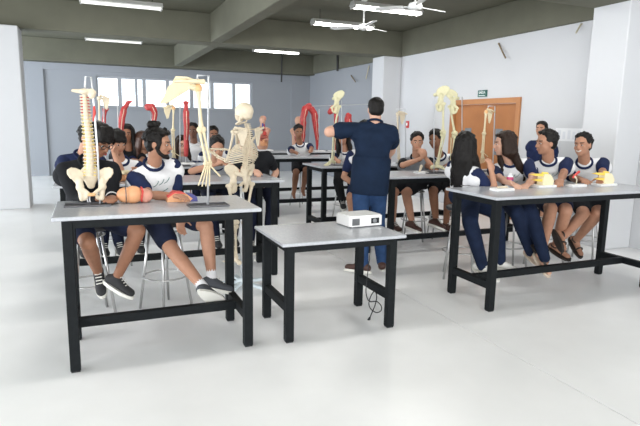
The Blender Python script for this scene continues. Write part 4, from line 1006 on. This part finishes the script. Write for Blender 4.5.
mk('stand_hub', MB().lathe((bx_, by_, 0.06), [(0.05, 0), (0.055, 0.02), (0.03, 0.05)]), m_pale, t, True)
for i in range(5):
    a = 0.3+i*2*math.pi/5; e = V((bx_+0.27*math.cos(a), by_+0.27*math.sin(a), 0.055))
    ft = mk('stand_foot', MB().bar((bx_, by_, 0.075), e, 0.04, 0.025), m_pale, t)
    mk('caster', MB().lathe(V((e.x-0.011, e.y, 0.024)), [(0.015, 0), (0.024, 0.004), (0.024, 0.018), (0.015, 0.022)], 12, XA), m_blk, ft, True)

# ---- red muscle limb models
def muscle_limb(lab, y, path, radii, base, zb, rod_x=None, tendons=1, shape='arm'):
    b = D(base[0], base[1], y)
    t = thing('muscle_model', lab, 'muscle model', (b.x, y, zb), 'red muscle models on the tables')
    P_ = [D(u, v, y) for u, v in path]
    mb = MB()
    radii = [r_*(0.82 if y < 9 else 1.1) for r_ in radii]
    for i in range(len(P_)-1): mb.rc(P_[i], P_[i+1], radii[i], radii[i+1], 10)
    if radii[0] < 0.025:
        d0 = (P_[0]-P_[1]).normalized()
        for q in (-1.2, -0.4, 0.4, 1.2): mb.rc(P_[0]-d0*0.03, P_[0]+d0*(0.05-0.01*abs(q))+XA*0.028*q, 0.013, 0.010, 7)
    for i in range(len(P_)-1):
        m_ = (P_[i]+P_[i+1])/2; d = (P_[i+1]-P_[i]).normalized(); sd = d.cross(YA); r_ = (radii[i]+radii[i+1])/2
        for q in (-1, 1): mb.rc(m_-d*0.03+sd*(0.55*q*r_)-YA*0.4*r_, m_+d*0.03+sd*(0.5*q*r_)-YA*0.4*r_, r_*0.55, r_*0.5, 8)
    mk('muscles', mb, m_musc, t, remesh=0.010, sm=2)
    for q in range(tendons):
        o = (q-(tendons-1)/2)*0.6
        mk('tendon', MB().tube([p_-YA*(r_*1.0)+XA*(o*r_*0.9) for p_, r_ in list(zip(P_, radii))[1:-1]], 0.0045, 5), m_tend, t, True)
    mk('stand_rod', MB().tube([V((b.x, y+0.03, zb+0.01)), V((b.x, y+0.03, P_[0].z-0.02 if len(P_) else 1.5))], 0.007, 6), m_rodw, t, True)
    mk('stand_base', MB().box((b.x-0.11, y-0.07, zb), (b.x+0.11, y+0.07, zb+0.014)), m_base, t)
    return t
R3L = R3+0.44
muscle_limb('red muscle arm model with raised hand left of the hair bun', R3L, [(127.5, 104), (124, 109), (122, 118), (121, 128), (120.5, 140), (120, 155)], [0.018, 0.045, 0.050, 0.042, 0.045, 0.04], (120, 162), H)
muscle_limb('red muscle model with a rounded shoulder right above the hair bun', R3L, [(147.5, 107), (152, 107), (155, 113), (154, 120), (153, 132), (153, 152)], [0.050, 0.055, 0.042, 0.035, 0.035, 0.035], (153, 162), H)
muscle_limb('red muscle arm model pointing up beside the dark-skinned boy', R3L, [(186, 105), (186, 111), (186, 118), (186.5, 127), (186, 140), (186, 155)], [0.018, 0.045, 0.052, 0.045, 0.04, 0.035], (186, 162), H)
muscle_limb('dark red muscle model partly hidden by the black jacket student hair', R3L, [(105, 112), (104, 118), (104, 126), (104, 140), (105, 154)], [0.022, 0.03, 0.028, 0.028, 0.03], (106, 162), H)
yb = R5+0.1
muscle_limb('tall red muscle leg model standing at the back next to the torso', yb-0.27, [(309, 106), (305, 109), (303, 118), (303, 130), (302, 142), (302, 150)], [0.055, 0.062, 0.055, 0.048, 0.042, 0.035], (304, 152), H)
muscle_limb('red muscle arm model hanging from an arched shoulder at the back', yb-0.24, [(309.5, 107.5), (314, 113), (315, 121), (316, 131), (317, 140), (317, 149)], [0.05, 0.06, 0.055, 0.042, 0.032, 0.018], (319, 151), H)
muscle_limb('red muscle model with rounded top just left of the leg skeleton', yb-0.25, [(330, 112), (333, 108), (336, 112), (336, 125), (336, 140), (336, 149)], [0.05, 0.055, 0.045, 0.04, 0.04, 0.035], (334, 151), H)
muscle_limb('red muscle model above the raised arm of the teacher', yb-0.25, [(348, 115), (348, 119), (348, 128), (348, 140), (348, 149)], [0.045, 0.070, 0.065, 0.06, 0.05], (348, 151), H)
a = D(303, 106.5, yb+0.22); b = D(375, 104, yb+0.22)
w_ = mk('string_line', MB().tube([a, b], 0.006, 5).tube([a, V((a.x, a.y, H))], 0.008, 6).tube([b, V((b.x, b.y, H))], 0.008, 6), m_rodw); tag(w_, 'thin pale rack bar strung above the red muscle models at the back', 'rack')

# ---- torso models on the back table
def torso(lab, u, vbase, y, s):
    b = D(u, vbase, y); b.z = H
    t = thing('torso_model', lab, 'torso model', b, 'torso models on the back table')
    def q(x, f, z): return b+V((x*s, -f*s, 0.02+z*s))
    mk('base_board', MB().box((b.x-0.20*s, y-0.13*s, H), (b.x+0.20*s, y+0.13*s, H+0.02)), m_base, t)
    mb = MB().rc(q(0, 0, 0.09), q(0, 0, 0.27), 0.125*s, 0.135*s, 14, (YA, 0.72)).ell(q(0, 0, 0.36), fx, (0.155*s, 0.10*s, 0.12*s))
    for sd in (1, -1): mb.rc(q(0, 0, 0.45), q(0.125*sd, 0, 0.40), 0.05*s, 0.055*s, 10)
    mb.rc(q(0, 0.0, 0.45), q(0, 0.005, 0.55), 0.05*s, 0.045*s, 10)
    mb.ell(q(0, 0, 0.62), fx, (0.066*s, 0.085*s, 0.09*s)).ell(q(0, 0.03, 0.575), fx, (0.05*s, 0.06*s, 0.06*s)).rc(q(0, 0.085, 0.61), q(0, 0.10, 0.58), 0.008*s, 0.012*s, 6)
    mk('body', mb, m_skinm, t, remesh=0.012, sm=2)
    mk('cavity', MB().ell(q(0, 0.05, 0.27), fx, (0.105*s, 0.078*s, 0.17*s)), m_organ, t, True)
    mk('brain', MB().ell(q(0.025, 0.0, 0.65), fx, (0.055*s, 0.075*s, 0.06*s)), m_pink, t, True)
    mk('artery', MB().tube([q(0.012, 0.052, 0.55), q(0.014, 0.07, 0.48), q(0.02, 0.1, 0.42)], 0.016*s, 6), m_artery, t, True)
    mk('vein', MB().tube([q(-0.012, 0.055, 0.57), q(-0.014, 0.072, 0.48), q(-0.02, 0.1, 0.42)], 0.022*s, 6).tube([q(0.03, 0.05, 0.56), q(0.03, 0.072, 0.47)], 0.010*s, 6), m_vein, t, True)
    for sd in (1, -1): mk('lung', MB().ell(q(0.07*sd, 0.075, 0.36), fx, (0.055*s, 0.055*s, 0.085*s)), m_pink, t, True)
    mk('heart', MB().ell(q(0.015, 0.12, 0.34), fx, (0.038*s, 0.03*s, 0.045*s)), m_artery, t, True)
    mk('liver', MB().ell(q(-0.015, 0.105, 0.255), fx, (0.095*s, 0.05*s, 0.038*s)), m_organ, t, True)
    mk('stomach', MB().ell(q(0.05, 0.115, 0.215), fx, (0.05*s, 0.04*s, 0.03*s)), m_pink, t, True)
    it = MB()
    for r in range(4):
        z0 = 0.20-0.035*r; it.tube([q(-0.07+0.14*j/8, 0.122-0.05*abs(j-4)/4+0.006*math.sin(j*2.2+r), z0+0.008*math.sin(j*1.9)) for j in range(9)], 0.018*s, 7)
    mk('intestine', it, m_peach, t, True)
torso('torso model with exposed organs on a white board, left of the pair at the back', 262.5, 152, yb+0.09, 0.93)
torso('torso model with exposed organs right above the student in white and navy', 297.5, 152, yb+0.09, 0.93)

# ---- models and plates on the front right table
def plate(lab, u, v, w, dep, h=0.022):
    c = Z(u, v, H); t = thing('bone_model', lab, 'bone model', c)
    mk('base_plate', MB().box((c.x-w/2, c.y-dep/2, H), (c.x+w/2, c.y+dep/2, H+h), 0.003), m_base, t)
    return t, c
t, c = plate('white plate with small bones in front of the long brown hair girl', 502, 190.5, 0.20, 0.10)
mk('small_bones', MB().rc(c+V((-0.03, 0.02, 0.03)), c+V((0.05, 0.0, 0.03)), 0.008, 0.010, 8).rc(c+V((-0.06, -0.01, 0.03)), c+V((-0.01, 0.02, 0.032)), 0.008, 0.008, 8), m_bonew, t, True)
def yellow_model(lab, u, v, sg):
    t, c = plate(lab, u, v, 0.23, 0.12)
    z = 0.022
    mk('pale_block', MB().prism([(-0.055, 0), (0.075, 0), (0.085, 0.035), (0.06, 0.075), (0.035, 0.10), (-0.03, 0.105), (-0.05, 0.08)], c+V((0.01, 0, z)), XA, ZA, YA, 0.075), m_yelp, t)
    for zz, ln in ((0.095, 0.15), (0.045, 0.12)):
        mk('yellow_fin', MB().prism([(0.0, -0.012), (0.0, 0.012), (-ln*0.6, 0.014), (-ln, 0.006), (-ln*0.5, -0.008)], c+V((-0.035, -0.01, z+zz)), XA, ZA, YA, 0.035), m_yel, t)
    mk('yellow_cap', MB().rc(c+V((-0.02, 0, z+0.112)), c+V((0.04, 0, z+0.106)), 0.012, 0.012, 8), m_yel, t, True)
yellow_model('pale yellow block model with yellow fins before the dark quiff boy', 543, 187, 1)
yellow_model('pale yellow block model with yellow fins before the smiling boy', 604, 185.5, 1)
t, c = plate('white plate with a tiny upright bone and red tag before the smiling boy', 576, 186.5, 0.19, 0.09)
mk('upright_bone', MB().tube([c+V((0, 0, 0.02)), c+V((0.0, 0, 0.07)), c+V((-0.03, 0, 0.10))], [0.006, 0.007, 0.010], 7), m_bonew, t, True)
mk('red_muscle', MB().rc(c+V((-0.04, 0.01, 0.09)), c+V((0.04, 0.02, 0.14)), 0.010, 0.013, 8), m_artery, t, True)
c = Z(463, 186, H)
k_ = thing('key_ring', 'small dark keys lying by the black-haired girl elbow', 'keys', c)
mk('ring', MB().tube([c+V((0.02*math.cos(a), 0.02*math.sin(a), 0.004)) for a in [2*math.pi*i/12 for i in range(12)]], 0.003, 5, True), m_chrome, k_)
for i in range(3):
    a = 0.6*i-0.8; d = V((math.cos(a), math.sin(a)*0.5, 0))
    mk('key', MB().bar(c+d*0.02+ZA*0.005, c+d*0.075+ZA*0.005, 0.012, 0.004), m_rodd, k_)
c = D(502, 177, 4.09)
m_mag = mat('magenta', (0.45, 0.04, 0.14), 0.5)
t = thing('drink_bottle', 'small clear bottle with a magenta and blue label before the brown-haired girl', 'bottle', (c.x, 3.98, H))
b = V((c.x, 3.98, H))
m_clear = mat('bottle_plastic', (0.75, 0.8, 0.84), 0.15)
mk('body', MB().lathe(b, [(0.026, 0), (0.03, 0.006), (0.03, 0.095), (0.014, 0.11), (0.012, 0.115)], 16), m_clear, t, True)
mk('label_band', MB().lathe(b+ZA*0.045, [(0.0305, 0), (0.0308, 0.002), (0.0308, 0.045), (0.0305, 0.047)], 16), m_mag, t, True)
mk('label_stripe', MB().lathe(b+ZA*0.05, [(0.031, 0), (0.0313, 0.001), (0.0313, 0.015), (0.031, 0.016)], 16), m_vein, t, True)
mk('cap', MB().lathe(b+ZA*0.115, [(0.014, 0), (0.014, 0.010), (0.01, 0.013)], 12), m_base, t, True)
# ---- blocks and pieces on the other tables
def bone_block(lab, u, v, zt=H):
    c = Z(u, v, zt); t = thing('vertebra_model', lab, 'bone model', c)
    mk('lower_piece', MB().rc(c+V((-0.03, 0, 0.035)), c+V((0.05, 0, 0.03)), 0.035, 0.028, 10), m_peach, t, True)
    mk('upper_piece', MB().rc(c+V((-0.02, 0.01, 0.075)), c+V((0.04, 0.01, 0.085)), 0.02, 0.022, 10).rc(c+V((0.0, -0.02, 0.08)), c+V((0.01, -0.05, 0.075)), 0.012, 0.010, 8), m_bone, t, True)
bone_block('cream and peach bone piece on the table between spine and hair bun', 112, 183)
bone_block('cream and peach bone piece before the student propping his head', 123, 181.5)
c = Z(421, 173, H)
t = thing('bone_model', 'small white bone on a plate before the boy with clasped hands', 'bone model', c)
mk('base_plate', MB().box((c.x-0.07, c.y-0.05, H), (c.x+0.07, c.y+0.05, H+0.015)), m_base, t)
mk('small_bone', MB().rc(c+V((-0.02, 0, 0.02)), c+V((0.0, 0, 0.08)), 0.012, 0.018, 8), m_bonew, t, True)

# ---- projector with its cable on the low table
m_proj = mat('projector_white', (0.82, 0.82, 0.82), 0.35); m_gr = mat('grille_grey', (0.22, 0.23, 0.24), 0.5); m_lensg = mat('lens_black', (0.015, 0.016, 0.02), 0.1)
pa = Z(350.5, 228.5, HC); pb_ = Z(383, 225.5, HC)
xd = (pb_-pa); xd.z = 0; wp = xd.length; xd.normalize(); yd = V((-xd.y, xd.x, 0)); dp = 0.24; hp = 0.085
po = pa+V((0, 0, 0.008))
t = thing('projector', 'white projector with dark lens standing on the low table', 'projector', pa+xd*wp/2+yd*dp/2)
def rounded(w, d, r):
    out = []
    for cx, cy, a0 in ((w-r, r, -90), (w-r, d-r, 0), (r, d-r, 90), (r, r, 180)):
        for i in range(5): a = math.radians(a0+22.5*i); out.append((cx+r*math.cos(a), cy+r*math.sin(a)))
    return out
mk('case', MB().prism(rounded(wp, dp, 0.03), po+ZA*(hp*0.45), xd, yd, ZA, hp*0.9), m_proj, t)
mk('case_top', MB().prism([(x*0.94+wp*0.03, y*0.94+dp*0.03) for x, y in rounded(wp, dp, 0.03)], po+ZA*(hp*0.95), xd, yd, ZA, hp*0.1), m_proj, t)
mk('grille', MB().prism([(wp*0.05, 0.012), (wp*0.26, 0.012), (wp*0.26, 0.066), (wp*0.05, 0.066)], po-yd*0.001, xd, ZA, yd, 0.008), m_gr, t)
for i in range(6):
    g = po+xd*(wp*(0.065+0.035*i))-yd*0.006
    mk('grille_slat', MB().bar(g+ZA*0.014, g+ZA*0.064, 0.003, 0.004, yd), m_rodd, t)
ln_ = mk('lens_recess', MB().prism([(wp*0.62, 0.018), (wp*0.86, 0.018), (wp*0.86, 0.062), (wp*0.62, 0.062)], po-yd*0.001, xd, ZA, yd, 0.008), m_lensg, t)
mk('lens', MB().lathe(po+xd*wp*0.72+ZA*0.040-yd*0.003, [(0.018, 0), (0.018, 0.006), (0.006, 0.010)], 16, -yd), m_gr, ln_, True)
for fx_, fy_ in ((0.1, 0.1), (0.9, 0.1), (0.1, 0.9), (0.9, 0.9)):
    mk('foot', MB().lathe(pa+xd*wp*fx_+yd*dp*fy_, [(0.012, 0), (0.012, 0.009)], 10), m_rodd, t)
yc_ = 3.62
pts = [D(371, 236.5, yc_), D(370.5, 255, yc_), D(367, 285, yc_), D(366.5, 295, yc_), D(369, 301, yc_), D(376, 301, yc_), D(381, 306, yc_), D(381.5, 311, yc_), D(377, 313, yc_), D(371, 309, yc_), D(368.5, 303, yc_), D(370, 296, yc_), D(374, 291, yc_), D(377, 296, yc_), D(376, 305, yc_), D(372, 314, yc_), D(369.5, 318, yc_)]
sm_ = []
for i in range(len(pts)-1):
    p0, p1, p2, p3 = pts[max(i-1, 0)], pts[i], pts[i+1], pts[min(i+2, len(pts)-1)]
    for j in range(5):
        u = j/5; sm_.append(0.5*((2*p1)+(p2-p0)*u+(2*p0-5*p1+4*p2-p3)*u*u+(3*p1-p0-3*p2+p3)*u*u*u)+V((0, 0.012*math.sin(i+u), 0)))
t = thing('power_cable', 'thin black power cable looped under the low table, plug hanging', 'cable', (sm_[-1].x, yc_, max(0.0, sm_[-1].z-0.04)))
sm_[0].z = HC-0.025
mk('cord', MB().tube(sm_, 0.0045, 6), m_blk, t, True)
e = sm_[-1]
mk('plug', MB().rc(e, e+V((-0.01, 0, -0.022)), 0.008, 0.013, 8), m_blk, t, True)
mk('plug_pins', MB().tube([e+V((-0.014, 0.004, -0.03)), e+V((-0.02, 0.004, -0.05))], 0.002, 5).tube([e+V((-0.014, -0.006, -0.03)), e+V((-0.02, -0.006, -0.05))], 0.002, 5), m_chrome, t, True)
